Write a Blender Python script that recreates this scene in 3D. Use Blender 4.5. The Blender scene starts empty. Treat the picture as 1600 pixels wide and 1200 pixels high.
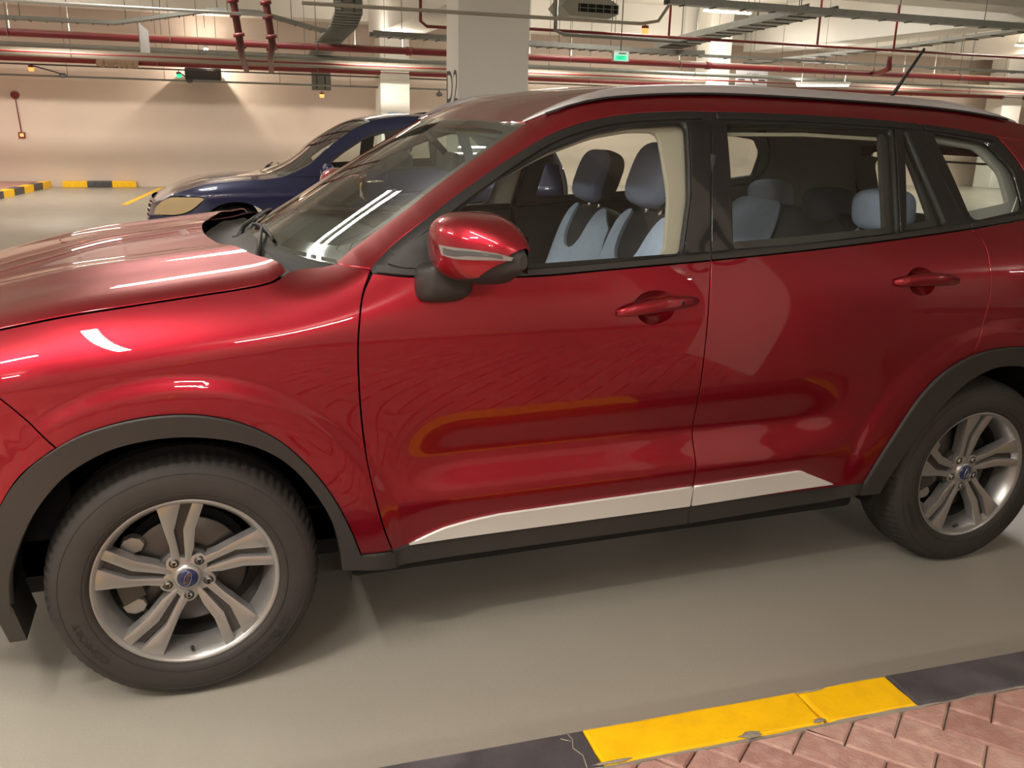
import bpy, bmesh, math, random
import numpy as np
from mathutils import Vector, Matrix
from mathutils.geometry import delaunay_2d_cdt
random.seed(7)
scene = bpy.context.scene
C = scene.collection

# ---------------------------------------------------------------- camera, world, light level
cam_data = bpy.data.cameras.new('camera')
cam_data.sensor_width = 36.0
cam_data.lens = 36.0 * 1400 / 1600
cam_data.clip_end = 200
cam = bpy.data.objects.new('camera', cam_data)
C.objects.link(cam)
YAW, PITCH, ROLL = math.radians(19.81), math.radians(16.35), math.radians(1.32)
_f = Vector((math.sin(YAW) * math.cos(PITCH), math.cos(YAW) * math.cos(PITCH), -math.sin(PITCH)))
_r0 = Vector((math.cos(YAW), -math.sin(YAW), 0)); _u0 = _r0.cross(_f)
_r = math.cos(ROLL) * _r0 + math.sin(ROLL) * _u0
_u = -math.sin(ROLL) * _r0 + math.cos(ROLL) * _u0
cam.matrix_world = Matrix(((_r.x, _u.x, -_f.x, .078), (_r.y, _u.y, -_f.y, -2.33), (_r.z, _u.z, -_f.z, 1.566), (0, 0, 0, 1)))
scene.camera = cam
world = bpy.data.worlds.new('world'); scene.world = world; world.use_nodes = True
world.node_tree.nodes['Background'].inputs[0].default_value = (.9, .95, 1, 1)
world.node_tree.nodes['Background'].inputs[1].default_value = .3
scene.view_settings.view_transform = 'Standard'
scene.view_settings.look = 'None'
scene.view_settings.gamma = 1
scene.view_settings.use_curve_mapping = False
scene.view_settings.exposure = 0.75
LAMP_W = 34.0            # watts of one tube light
LAMP_COL = (1.0, .94, .86)

# ---------------------------------------------------------------- helpers
def lin(h):
    h = h.lstrip('#'); v = [int(h[i:i + 2], 16) / 255 for i in (0, 2, 4)]
    return tuple(c / 12.92 if c <= .04045 else ((c + .055) / 1.055) ** 2.4 for c in v) + (1,)

def mat(name, col, rough=.5, metal=0, noise=0, scale=8, bump=0, bscale=60, coat=0, spec=.5, emit=0, noise2=None, rvar=0):
    m = bpy.data.materials.new(name); m.use_nodes = True
    nt = m.node_tree; b = nt.nodes['Principled BSDF']
    c = lin(col) if isinstance(col, str) else tuple(col) + (1,)
    b.inputs['Base Color'].default_value = c
    b.inputs['Roughness'].default_value = rough; b.inputs['Metallic'].default_value = metal
    b.inputs['Specular IOR Level'].default_value = spec
    if coat:
        b.inputs['Coat Weight'].default_value = coat; b.inputs['Coat Roughness'].default_value = .015
    if emit:
        b.inputs['Emission Color'].default_value = c; b.inputs['Emission Strength'].default_value = emit
    if noise or bump or rvar:
        tc = nt.nodes.new('ShaderNodeTexCoord')
    if noise:
        n = nt.nodes.new('ShaderNodeTexNoise'); n.inputs['Scale'].default_value = scale; n.inputs['Detail'].default_value = 6
        nt.links.new(tc.outputs['Object'], n.inputs['Vector'])
        r = nt.nodes.new('ShaderNodeMapRange'); r.inputs[1].default_value = .3; r.inputs[2].default_value = .7
        r.inputs[3].default_value = 1 - noise; r.inputs[4].default_value = 1 + noise
        nt.links.new(n.outputs['Fac'], r.inputs[0])
        hsv = nt.nodes.new('ShaderNodeHueSaturation'); hsv.inputs['Color'].default_value = c
        nt.links.new(r.outputs[0], hsv.inputs['Value'])
        last = hsv.outputs[0]
        if noise2:
            n2 = nt.nodes.new('ShaderNodeTexNoise'); n2.inputs['Scale'].default_value = noise2[0]; n2.inputs['Detail'].default_value = 3
            nt.links.new(tc.outputs['Object'], n2.inputs['Vector'])
            r2 = nt.nodes.new('ShaderNodeMapRange'); r2.inputs[1].default_value = .45; r2.inputs[2].default_value = .7
            nt.links.new(n2.outputs['Fac'], r2.inputs[0])
            mx = nt.nodes.new('ShaderNodeMix'); mx.data_type = 'RGBA'
            nt.links.new(r2.outputs[0], mx.inputs[0]); nt.links.new(last, mx.inputs[6]); mx.inputs[7].default_value = lin(noise2[1])
            last = mx.outputs[2]
        nt.links.new(last, b.inputs['Base Color'])
    if rvar:
        n3 = nt.nodes.new('ShaderNodeTexNoise'); n3.inputs['Scale'].default_value = 3; nt.links.new(tc.outputs['Object'], n3.inputs['Vector'])
        r3 = nt.nodes.new('ShaderNodeMapRange'); r3.inputs[3].default_value = rough - rvar; r3.inputs[4].default_value = rough + rvar
        nt.links.new(n3.outputs['Fac'], r3.inputs[0]); nt.links.new(r3.outputs[0], b.inputs['Roughness'])
    if bump:
        n4 = nt.nodes.new('ShaderNodeTexNoise'); n4.inputs['Scale'].default_value = bscale; n4.inputs['Detail'].default_value = 5
        nt.links.new(tc.outputs['Object'], n4.inputs['Vector'])
        bp = nt.nodes.new('ShaderNodeBump'); bp.inputs['Strength'].default_value = bump; bp.inputs['Distance'].default_value = .01
        nt.links.new(n4.outputs['Fac'], bp.inputs['Height']); nt.links.new(bp.outputs[0], b.inputs['Normal'])
    return m

def glass_mat(name, tint, f0=.075):
    m = bpy.data.materials.new(name); m.use_nodes = True; nt = m.node_tree
    nt.nodes.remove(nt.nodes['Principled BSDF'])
    out = nt.nodes['Material Output']
    t = nt.nodes.new('ShaderNodeBsdfTransparent'); t.inputs[0].default_value = tuple(tint) + (1,)
    g = nt.nodes.new('ShaderNodeBsdfGlossy'); g.inputs['Roughness'].default_value = 0.0
    # both faces of the pane reflect: Schlick curve on the angle of incidence
    lw = nt.nodes.new('ShaderNodeLayerWeight'); lw.inputs['Blend'].default_value = .5
    p5 = nt.nodes.new('ShaderNodeMath'); p5.operation = 'POWER'; p5.inputs[1].default_value = 5; nt.links.new(lw.outputs['Facing'], p5.inputs[0])
    fr = nt.nodes.new('ShaderNodeMapRange'); fr.inputs[3].default_value = f0; fr.inputs[4].default_value = 1; nt.links.new(p5.outputs[0], fr.inputs[0])
    mxn = nt.nodes.new('ShaderNodeMixShader')
    nt.links.new(fr.outputs[0], mxn.inputs[0]); nt.links.new(t.outputs[0], mxn.inputs[1]); nt.links.new(g.outputs[0], mxn.inputs[2])
    nt.links.new(mxn.outputs[0], out.inputs['Surface'])
    return m

def put(name, me, m=None, parent=None, loc=None):
    o = bpy.data.objects.new(name, me); C.objects.link(o)
    if m is not None and len(me.materials) == 0: me.materials.append(m)
    if parent is not None: o.parent = parent
    if loc is not None: o.location = loc
    return o

def mesh(name, v, f, m=None, parent=None, smooth=False, loc=None):
    me = bpy.data.meshes.new(name); me.from_pydata([tuple(map(float, p)) for p in v], [], [tuple(int(i) for i in q) for q in f])
    if smooth: me.shade_smooth()
    me.update()
    return put(name, me, m, parent, loc)

def bm_obj(name, bm, m=None, parent=None, smooth=False, loc=None):
    me = bpy.data.meshes.new(name); bm.to_mesh(me); bm.free()
    if smooth: me.shade_smooth()
    return put(name, me, m, parent, loc)

def empty(name, loc=(0, 0, 0), parent=None):
    o = bpy.data.objects.new(name, None); C.objects.link(o); o.location = loc; o.empty_display_size = .1
    if parent: o.parent = parent
    return o

def tag(o, label=None, cat=None, group=None, kind=None):
    if label: o['label'] = label
    if cat: o['category'] = cat
    if group: o['group'] = group
    if kind: o['kind'] = kind
    return o

def bm_box(bm, x0, x1, y0, y1, z0, z1, bev=0):
    r = bmesh.ops.create_cube(bm, size=1)
    for v in r['verts']:
        v.co = Vector(((x0 + x1) / 2 + v.co.x * (x1 - x0), (y0 + y1) / 2 + v.co.y * (y1 - y0), (z0 + z1) / 2 + v.co.z * (z1 - z0)))
    if bev:
        es = list({e for v in r['verts'] for e in v.link_edges})
        bmesh.ops.bevel(bm, geom=es, offset=bev, segments=2, profile=.6, affect='EDGES')

def box(name, x0, x1, y0, y1, z0, z1, m, parent=None, bev=0, smooth=False):
    bm = bmesh.new(); bm_box(bm, x0, x1, y0, y1, z0, z1, bev)
    return bm_obj(name, bm, m, parent, smooth)

def tube_data(pts, r, seg=10, closed=False):
    """swept tube through points; r a number or a list"""
    pts = [Vector(p) for p in pts]; n = len(pts); V = []; F = []
    rs = r if isinstance(r, (list, tuple)) else [r] * n
    up = None
    for i, p in enumerate(pts):
        a = pts[max(i - 1, 0)]; b = pts[min(i + 1, n - 1)]
        if closed: a = pts[i - 1]; b = pts[(i + 1) % n]
        t = (b - a).normalized()
        if up is None:
            up = Vector((0, 0, 1)) if abs(t.z) < .9 else Vector((1, 0, 0))
        s = t.cross(up).normalized(); up = s.cross(t).normalized()
        for k in range(seg):
            an = 2 * math.pi * k / seg
            V.append(p + (s * math.cos(an) + up * math.sin(an)) * rs[i])
    m = n if closed else n - 1
    for i in range(m):
        for k in range(seg):
            j = (i + 1) % n
            F.append((i * seg + k, i * seg + (k + 1) % seg, j * seg + (k + 1) % seg, j * seg + k))
    if not closed:
        F.append(tuple(range(seg - 1, -1, -1))); F.append(tuple((n - 1) * seg + k for k in range(seg)))
    return V, F

def tube(name, pts, r, m, parent=None, seg=10, closed=False):
    V, F = tube_data(pts, r, seg, closed)
    o = mesh(name, V, F, m, parent, smooth=True)
    return o

def multi(name, parts, m, parent=None, smooth=True):
    """join several (V,F) into one mesh (pieces of one part)"""
    V = []; F = []
    for v, f in parts:
        n = len(V); V += list(v); F += [tuple(i + n for i in q) for q in f]
    return mesh(name, V, F, m, parent, smooth)

def lathe(name, prof, m, parent=None, seg=96, axis='y', closed=False, mod=None):
    """prof: list of (radius, y)"""
    V = []; F = []; n = len(prof)
    for k in range(seg):
        a = 2 * math.pi * k / seg
        for i, (r, y) in enumerate(prof):
            rr = r if mod is None else r + mod(k, i)
            V.append((rr * math.cos(a), y, rr * math.sin(a)))
    for k in range(seg):
        k2 = (k + 1) % seg
        for i in range(n if closed else n - 1):
            j = (i + 1) % n
            F.append((k * n + i, k * n + j, k2 * n + j, k2 * n + i))
    return mesh(name, V, F, m, parent, smooth=True)

def autosmooth(o, ang=35):
    me = o.data; bm = bmesh.new(); bm.from_mesh(me)
    bmesh.ops.recalc_face_normals(bm, faces=bm.faces)
    for e in bm.edges:
        if len(e.link_faces) == 2: e.smooth = e.calc_face_angle(0) < math.radians(ang)
    for f in bm.faces: f.smooth = True
    bm.to_mesh(me); bm.free(); return o

def text_mesh(s, size):
    cu = bpy.data.curves.new('txt', 'FONT'); cu.body = s; cu.size = size; cu.align_x = 'CENTER'; cu.align_y = 'CENTER'
    ob = bpy.data.objects.new('txt', cu); C.objects.link(ob)
    dg = bpy.context.evaluated_depsgraph_get(); dg.update()
    me = bpy.data.meshes.new_from_object(ob.evaluated_get(dg))
    bpy.data.objects.remove(ob); bpy.data.curves.remove(cu)
    v = [tuple(p.co) for p in me.vertices]; f = [tuple(p.vertices) for p in me.polygons]
    bpy.data.meshes.remove(me)
    return v, f

def cr(pts, step=.03):
    """Catmull-Rom resample of an open polyline (2D)"""
    P = np.array(pts, float)
    if len(P) < 3:
        n = max(1, int(np.linalg.norm(P[1] - P[0]) / step)); t = np.linspace(0, 1, n + 1)[:, None]
        return P[0] + (P[1] - P[0]) * t
    E_ = np.vstack([2 * P[0] - P[1], P, 2 * P[-1] - P[-2]]); out = []
    for i in range(1, len(E_) - 2):
        p0, p1, p2, p3 = E_[i - 1:i + 3]
        n = max(1, int(np.ceil(np.linalg.norm(p2 - p1) / step)))
        for t in np.arange(n) / n:
            out.append(.5 * ((2 * p1) + (p2 - p0) * t + (2 * p0 - 5 * p1 + 4 * p2 - p3) * t * t + (3 * p1 - p0 - 3 * p2 + p3) * t ** 3))
    out.append(P[-1]); return np.array(out)

def loop(*segs, step=.03):
    """closed outline from smoothed segments, duplicates dropped"""
    out = []
    for s in segs:
        for q in cr(s, step):
            if not out or np.hypot(*(q - out[-1])) > 1e-4: out.append(q)
    if np.hypot(*(out[0] - out[-1])) < 1e-4: out.pop()
    return np.array(out)

def poly(pts, step=.03):
    """closed outline with straight sides, resampled"""
    P = [np.array(p, float) for p in pts]; out = []
    for i in range(len(P)):
        a, b = P[i], P[(i + 1) % len(P)]; n = max(1, int(np.linalg.norm(b - a) / step))
        for t in range(n): out.append(a + (b - a) * t / n)
    return np.array(out)

def rounded(pts, r=.03, n=5, step=.04):
    P = [np.array(p, float) for p in pts]; out = []
    for i in range(len(P)):
        a, b, c = P[i - 1], P[i], P[(i + 1) % len(P)]
        d1 = (a - b) / np.linalg.norm(a - b); d2 = (c - b) / np.linalg.norm(c - b)
        rr = min(r, .45 * np.linalg.norm(a - b), .45 * np.linalg.norm(c - b))
        p1, p2 = b + d1 * rr, b + d2 * rr
        for t in np.linspace(0, 1, n): out.append((1 - t) ** 2 * p1 + 2 * t * (1 - t) * b + t * t * p2)
    return poly(out, step)

def area2(P):
    x, y = P[:, 0], P[:, 1]; return .5 * np.sum(x * np.roll(y, -1) - np.roll(x, -1) * y)

def inset(P, d):
    """move outline inwards by d (positive shrinks)"""
    if area2(P) < 0: P = P[::-1]
    t1 = P - np.roll(P, 1, 0); t2 = np.roll(P, -1, 0) - P
    t1 = t1 / np.linalg.norm(t1, axis=1)[:, None]; t2 = t2 / np.linalg.norm(t2, axis=1)[:, None]
    n1 = np.stack([-t1[:, 1], t1[:, 0]], 1); n2 = np.stack([-t2[:, 1], t2[:, 0]], 1)
    n = n1 + n2; l = np.linalg.norm(n, axis=1)[:, None]; n = n / np.maximum(l, .3)
    c = np.maximum(np.sum(n * n1, 1)[:, None], .5)
    return P + n * d / c

def inpoly(P, X, Y):
    r = np.zeros(len(X), bool); n = len(P)
    for i in range(n):
        (x1, y1), (x2, y2) = P[i], P[(i + 1) % n]
        if y1 == y2: continue
        c = ((y1 > Y) != (y2 > Y)) & (X < (x2 - x1) * (Y - y1) / (y2 - y1) + x1)
        r ^= c
    return r

def panel(name, outer, holes, fmap, m, parent=None, res=.03, skirt=.015, out=1, shrink=0.0, off=0.0):
    """sheet over a 2D outline, lifted onto a surface, with exact normals and a folded edge.
    fmap(u,v)->(n,3); out=+1 or -1 picks the outward side; off moves along the outward normal"""
    outer = np.array(outer, float)
    if shrink: outer = inset(outer, shrink)
    loops = [outer] + [np.array(h, float) for h in holes]
    B = []; E_ = []
    for L in loops:
        n = len(B); B += [tuple(p) for p in L]; E_ += [(n + i, n + (i + 1) % len(L)) for i in range(len(L))]
    u0, v0 = outer.min(0); u1, v1 = outer.max(0)
    gu, gv = np.meshgrid(np.arange(u0 + res / 2, u1, res), np.arange(v0 + res / 2, v1, res))
    gu = gu.ravel(); gv = gv.ravel(); ok = inpoly(outer, gu, gv)
    for h in loops[1:]: ok &= ~inpoly(h, gu, gv)
    gu, gv = gu[ok], gv[ok]; BB = np.array(B)
    if len(gu):
        keep = np.ones(len(gu), bool)
        for L in loops:      # stay clear of the outline
            A = L; D = np.roll(L, -1, 0) - L
            for a, d in zip(A, D):
                t = np.clip(((gu - a[0]) * d[0] + (gv - a[1]) * d[1]) / max(d @ d, 1e-12), 0, 1)
                keep &= np.hypot(gu - a[0] - t * d[0], gv - a[1] - t * d[1]) > .4 * res
        gu, gv = gu[keep], gv[keep]
    pts = [Vector(p) for p in B] + [Vector((a, b)) for a, b in zip(gu, gv)]
    vo, eo, fo, _, _, _ = delaunay_2d_cdt(pts, E_, [], 0, 1e-6)
    UV = np.array([tuple(v) for v in vo]); T = np.array([tuple(f) for f in fo])
    cen = UV[T].mean(1); ok = inpoly(outer, cen[:, 0], cen[:, 1])
    for h in loops[1:]: ok &= ~inpoly(h, cen[:, 0], cen[:, 1])
    T = T[ok]
    def nrm(uv):
        e = 1e-3
        du = fmap(uv[:, 0] + e, uv[:, 1]) - fmap(uv[:, 0] - e, uv[:, 1])
        dv = fmap(uv[:, 0], uv[:, 1] + e) - fmap(uv[:, 0], uv[:, 1] - e)
        n = np.cross(du, dv) * out; return n / np.linalg.norm(n, axis=1)[:, None]
    N = nrm(UV); P = fmap(UV[:, 0], UV[:, 1]) + N * off
    if out < 0: T = T[:, ::-1]
    V = [tuple(p) for p in P]; F = [tuple(t) for t in T]; NN = [tuple(n) for n in N]
    if skirt:
        for li, L in enumerate(loops):
            n_ = nrm(L); p = fmap(L[:, 0], L[:, 1]) + n_ * off; q = p - n_ * skirt
            k = len(V); c = len(L)
            cw = 1 if area2(L) > 0 else -1
            if li: cw = -cw
            nx = (np.roll(p, -1, 0) - np.roll(p, 1, 0)) * cw
            so = np.cross(nx, n_); so /= np.maximum(np.linalg.norm(so, axis=1)[:, None], 1e-9)
            ea = so * .38 + n_ * .92          # softly rolled edge catches the light
            V += [tuple(a) for a in p] + [tuple(a) for a in q]
            NN += [tuple(a) for a in ea] + [tuple(a) for a in so]
            for i in range(c):
                j = (i + 1) % c
                f = (k + i, k + c + i, k + c + j, k + j)
                F.append(f if cw * out > 0 else f[::-1])
    me = bpy.data.meshes.new(name); me.from_pydata(V, [], F); me.shade_smooth(); me.update()
    me.normals_split_custom_set_from_vertices(NN)
    return put(name, me, m, parent)

def natural(xs, ys):
    xs = np.array(xs, float); ys = np.array(ys, float); n = len(xs); h = np.diff(xs)
    A = np.eye(n); b = np.zeros(n)
    for i in range(1, n - 1):
        A[i, i - 1] = h[i - 1]; A[i, i] = 2 * (h[i - 1] + h[i]); A[i, i + 1] = h[i]
        b[i] = 6 * ((ys[i + 1] - ys[i]) / h[i] - (ys[i] - ys[i - 1]) / h[i - 1])
    mm = np.linalg.solve(A, b)
    s0 = (ys[1] - ys[0]) / h[0] - h[0] * (2 * mm[0] + mm[1]) / 6
    s1 = (ys[-1] - ys[-2]) / h[-1] + h[-1] * (2 * mm[-1] + mm[-2]) / 6
    def f(x):
        x0 = np.asarray(x, float); x = np.clip(x0, xs[0], xs[-1]); k = np.clip(np.searchsorted(xs, x) - 1, 0, n - 2)
        t = x - xs[k]; hh = h[k]; a = (mm[k + 1] - mm[k]) / (6 * hh); c = (ys[k + 1] - ys[k]) / hh - hh * (2 * mm[k] + mm[k + 1]) / 6
        return ys[k] + t * (c + t * (mm[k] / 2 + t * a)) + np.where(x0 < xs[0], (x0 - xs[0]) * s0, 0) + np.where(x0 > xs[-1], (x0 - xs[-1]) * s1, 0)
    return f

def sst(a, b, x):
    t = np.clip((x - a) / (b - a), 0, 1); return t * t * (3 - 2 * t)

# ---------------------------------------------------------------- materials
M = {}
M['floor'] = mat('epoxy_floor', '#9b968b', .33, noise=.07, scale=170, bump=.08, bscale=260, noise2=(.35, '#948f85'), rvar=.07)
M['wall'] = mat('painted_wall', '#d5c5b7', .7, noise=.03, scale=.8, bump=.05, bscale=90)
M['white'] = mat('white_paint', '#dedcd4', .6, noise=.02, scale=2, bump=.03, bscale=120)
M['ceil'] = mat('ceiling_paint', '#d8d5cc', .8, noise=.03, scale=.7)
M['yellow'] = mat('yellow_paint', '#f4c008', .45, noise=.05, scale=9, bump=.1, bscale=70, noise2=(14, '#eab60c'))
M['black'] = mat('black_paint', '#454346', .5, noise=.14, scale=12, bump=.15, bscale=60, noise2=(6, '#575458'))
M['concrete'] = mat('bare_concrete', '#8e877b', .85, noise=.15, scale=20, bump=.4, bscale=80)
M['brick'] = [mat('paver_%d' % i, c, .75, noise=.1, scale=18, bump=.35, bscale=140, noise2=(25, d)) for i, (c, d) in enumerate(
    [('#ab8379', '#b9988c'), ('#a57d73', '#b59287'), ('#b28c81', '#c0a094'), ('#a0776d', '#ae8b80')])]
M['sand'] = mat('joint_sand', '#6d6053', .95, noise=.2, scale=40)
M['redpipe'] = mat('red_pipe', '#7a2528', .45, noise=.06, scale=6)
def tint_tops(m, col, lo=.35, hi=.9):  # mixes a second colour into faces that point upwards
    nt = m.node_tree; b = nt.nodes['Principled BSDF']
    geo = nt.nodes.new('ShaderNodeNewGeometry'); sx = nt.nodes.new('ShaderNodeSeparateXYZ'); nt.links.new(geo.outputs['Normal'], sx.inputs[0])
    r = nt.nodes.new('ShaderNodeMapRange'); r.inputs[1].default_value = lo; r.inputs[2].default_value = hi; nt.links.new(sx.outputs['Z'], r.inputs[0])
    mx = nt.nodes.new('ShaderNodeMix'); mx.data_type = 'RGBA'; nt.links.new(r.outputs[0], mx.inputs[0])
    src_ = b.inputs['Base Color'].links[0].from_socket if b.inputs['Base Color'].links else None
    if src_: nt.links.new(src_, mx.inputs[6])
    else: mx.inputs[6].default_value = b.inputs['Base Color'].default_value
    mx.inputs[7].default_value = lin(col); nt.links.new(mx.outputs[2], b.inputs['Base Color'])
tint_tops(M['redpipe'], '#a08c78')
M['galv'] = mat('galvanised_steel', '#82837c', .5, metal=.35, noise=.08, scale=10)
M['darkgrey'] = mat('dark_grey_steel', '#4c4d4c', .55, metal=.2)
M['tubeglow'] = mat('tube_glow', (1, .95, .86), .5, emit=9)
M['lampwhite'] = mat('lamp_housing', '#d8d8d4', .5)
M['orange'] = mat('orange_lens', (1, .30, .08), .4, emit=1.1)
M['exitgreen'] = mat('exit_green', (.05, .85, .42), .4, emit=.6)
M['exitwhite'] = mat('exit_panel', (.75, .95, .84), .4, emit=.3)
M['signwhite'] = mat('sign_white', '#c4c0c4', .6)
M['ink'] = mat('sign_ink', '#2a2830', .6)
M['letter'] = mat('stencil_letter', '#45423f', .6)
M['bluesign'] = mat('blue_sign', '#1f6fae', .5)
# car
M['paint'] = mat('red_metallic_paint', (.29, .005, .018), .36, metal=.88, coat=1.0)
M['trim'] = mat('black_plastic', '#2c2a28', .55, bump=.05, bscale=400)
M['gloss'] = mat('gloss_black', '#17181a', .08, coat=.5)
M['rubber'] = mat('window_rubber', '#1d1d1d', .45)
M['cavity'] = mat('dark_cavity', '#0b0a0a', .9)
M['silver'] = mat('satin_silver', '#dad8d5', .35, metal=.3)
M['chrome'] = mat('chrome', '#d8d8d8', .08, metal=1)
M['rail'] = mat('rail_silver', '#b4b2b5', .38, metal=.5)
M['rim'] = mat('alloy_grey', '#a09e9c', .30, metal=.68)
M['rimdark'] = mat('alloy_dark', '#4b4845', .45, metal=.5)
M['tyre'] = mat('tyre_rubber', '#2e2a27', .72, noise=.1, scale=20, bump=.1, bscale=160)
M['disc'] = mat('brake_disc', '#56524f', .4, metal=.9)
M['caliper'] = mat('caliper_metal', '#9a958f', .45, metal=.6)
M['capblue'] = mat('cap_blue', '#12204a', .25, coat=.6)
M['glass'] = glass_mat('side_glass', (.88, .93, .91))
M['glassr'] = glass_mat('privacy_glass', (.84, .89, .87))
M['wsglass'] = glass_mat('windscreen_glass', (.86, .93, .90))
M['lens'] = mat('clear_lens', '#c9c5be', .1, coat=.5)
M['indlens'] = mat('indicator_lens', '#77736f', .12, coat=.5)
M['tail'] = mat('tail_lens', '#7a0a0c', .1, coat=.8)
M['headliner'] = mat('beige_headliner', '#b3ab9a', .85)
M['dash'] = mat('dash_plastic', '#2b2c2d', .6)
M['cover'] = mat('seat_cover_blue', '#bccae6', .85, noise=.05, scale=30, bump=.1, bscale=300)
M['cover2'] = mat('seat_cover_grey', '#555b6c', .85)
M['seat'] = mat('seat_dark', '#34353a', .7)
M['cover3'] = mat('seat_cover_mid', '#8e9abc', .85)
M['trimgrey'] = mat('grey_trim', '#a2a49e', .8)
M['trimdark'] = mat('dark_trim', '#3b3a38', .8)
M['bpaint'] = mat('blue_metallic_paint', (.008, .013, .058), .3, metal=.35, coat=1.0)
M['yellowlens'] = mat('aged_lens', '#b09a72', .2, coat=.6)

# ---------------------------------------------------------------- the garage
X0, X1, Y0, Y1, ZTOP = -8.0, 27.0, -9.0, 19.4, 4.3
tag(box('floor', X0, X1, Y0, Y1, -.2, 0, M['floor']), kind='structure')
tag(box('ceiling', X0, X1, Y0, Y1, ZTOP, ZTOP + .2, M['ceil']), kind='structure')
tag(box('wall_back', X0, X1, Y1, Y1 + .2, 0, ZTOP, M['wall']), kind='structure')
tag(box('wall_front', X0, X1, Y0 - .2, Y0, 0, ZTOP, M['wall']), kind='structure')
tag(box('wall_left', X0 - .2, X0, Y0, Y1, 0, ZTOP, M['wall']), kind='structure')
tag(box('wall_right', X1, X1 + .2, Y0, Y1, 0, ZTOP, M['wall']), kind='structure')

def beam(n, x0, x1, y0, y1, z0):
    tag(box('trim_%d' % n, x0, x1, y0, y1, z0, ZTOP, M['white'], bev=.01), kind='structure')
beam(1, X0, X1, 18.2, 18.9, 3.55)
beam(2, X0, X1, 9.6, 10.3, 3.5)
beam(3, 4.0, 4.9, 10.3, 18.2, 3.25)
beam(4, 13.4, 14.2, -9, 18.2, 3.35)
beam(5, 20.0, 20.8, -9, 18.2, 3.45)
beam(6, X0, X1, .3, 1.0, 3.6)

def column(x0, x1, y0, y1, label, name='column', letters=None):
    e = tag(empty(name, ((x0 + x1) / 2, (y0 + y1) / 2, 0)), label, 'column')
    w, d = (x1 - x0) / 2, (y1 - y0) / 2
    box('shaft', -w, w, -d, d, 0, ZTOP, M['white'], e, bev=.02)
    if letters:
        v, f = text_mesh(letters, .62)
        # stencilled on the face that looks towards the front of the cars
        v = [(-w - .002, -p[0] * .78, p[1] + 1.98) for p in v]
        o = mesh('stencil', v, f, M['letter'], e); o['label'] = 'dark grey stencilled bay letters %s' % letters
    return e
column(3.64, 4.66, 10.0, 10.6, 'wide white column stencilled D2 behind the blue car', letters='D2')
column(4.2, 4.85, 18.0, 18.6, 'white column with a blue plate at the far wall, left of the D2 column')
column(21.9, 22.6, 18.0, 18.6, 'pale bluish white column at the far right edge behind the red roof')
column(2.5, 3.2, -1.66, -.96, 'white column stencilled D3 on the paved walkway behind the camera', letters='D3')
column(11.9, 12.5, 17.3, 17.9, 'slim white column just left of the arrow sign')
column(-3.6, -2.9, -6.5, -5.8, 'white column out of view behind the walkway, front end side')
column(4.4, 5.1, -6.5, -5.8, 'white column out of view behind the walkway, rear end side')

# near kerb: a row of painted stones, walkway of herringbone pavers behind it
KA = math.atan(-.049)
kerb = tag(empty('kerb', (0, -.568, 0)), 'low kerb painted in yellow and black lengths beside the red car', 'kerb')
kerb.rotation_euler.z = KA
def stone(name, x0, x1, m, seed, par=kerb, w=.135, h=.12):
    rnd = random.Random(seed); bm = bmesh.new(); bm_box(bm, x0, x1, -w, 0, 0, h)
    es = [e for e in bm.edges if (e.verts[0].co.z > h - .01 and e.verts[1].co.z > h - .01)]
    bmesh.ops.bevel(bm, geom=es, offset=.008, segments=2, profile=.5, affect='EDGES')
    bmesh.ops.triangulate(bm, faces=bm.faces)
    bmesh.ops.subdivide_edges(bm, edges=[e for e in bm.edges if e.calc_length() > .12], cuts=3)
    for v in bm.verts:
        if v.co.z > .05:
            v.co += Vector((rnd.uniform(-1, 1), rnd.uniform(-1, 1), rnd.uniform(-.6, .6))) * .0016
    return bm_obj(name, bm, m, par)
edges_ = [(-6.3, -5.4, 0), (-5.39, -4.5, 1), (-4.49, -3.6, 0), (-3.59, -2.7, 1), (-2.69, -1.8, 0), (-1.79, -.9, 1), (-.89, -.0, 1),
          (.006, .905, 0), (.906, 1.512, 1), (1.519, 1.795, 1), (1.797, 2.7, 0), (2.71, 3.6, 1), (3.61, 4.5, 0), (4.51, 5.4, 1), (5.41, 6.3, 0), (6.31, 7.2, 1)]
for i, (a, b, y) in enumerate(edges_):
    stone('kerb_stone', a, b, M['yellow'] if y else M['black'], i)
# chips of bare concrete where the paint broke off, and the crack filler behind the stones
def chip(x, y, rx, ry, seed):
    rnd = random.Random(seed); V = []; n = 14
    for k in range(n):
        a = 2 * math.pi * k / n; q = rnd.uniform(.65, 1.15); V.append((x + rx * q * math.cos(a), y + ry * q * math.sin(a), .1216))
    V.append((x, y, .1235)); mesh('paint_chip', V, [(k, (k + 1) % n, n) for k in range(n)], M['concrete'], kerb)
for pts in ([(.862, -.002), (.868, -.03), (.858, -.06), (.872, -.09), (.866, -.132)], [(.84, -.02), (.862, -.035)]):
    tube('hairline_crack', [(x, y, .1202) for x, y in pts], .0016, M['concrete'], kerb, seg=4)
chip(1.30, -.128, .035, .013, 3); chip(1.56, -.010, .05, .007, 4); chip(1.50, -.126, .02, .008, 5); chip(.93, -.130, .05, .006, 6)
nn_ = 220; V = []
for k in range(nn_ + 1):
    x = -6.3 + 13.5 * k / nn_; V += [(x, -.132, .05), (x, -.132, .1165 + random.uniform(-.002, .002)), (x, -.139 - random.uniform(0, .009), .1165 + random.uniform(-.003, .002)), (x, -.150, .05)]
mesh('mortar_strip', V, [(4 * k + j, 4 * k + j + 1, 4 * k + j + 5, 4 * k + j + 4) for k in range(nn_) for j in range(3)], M['concrete'], kerb)

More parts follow.
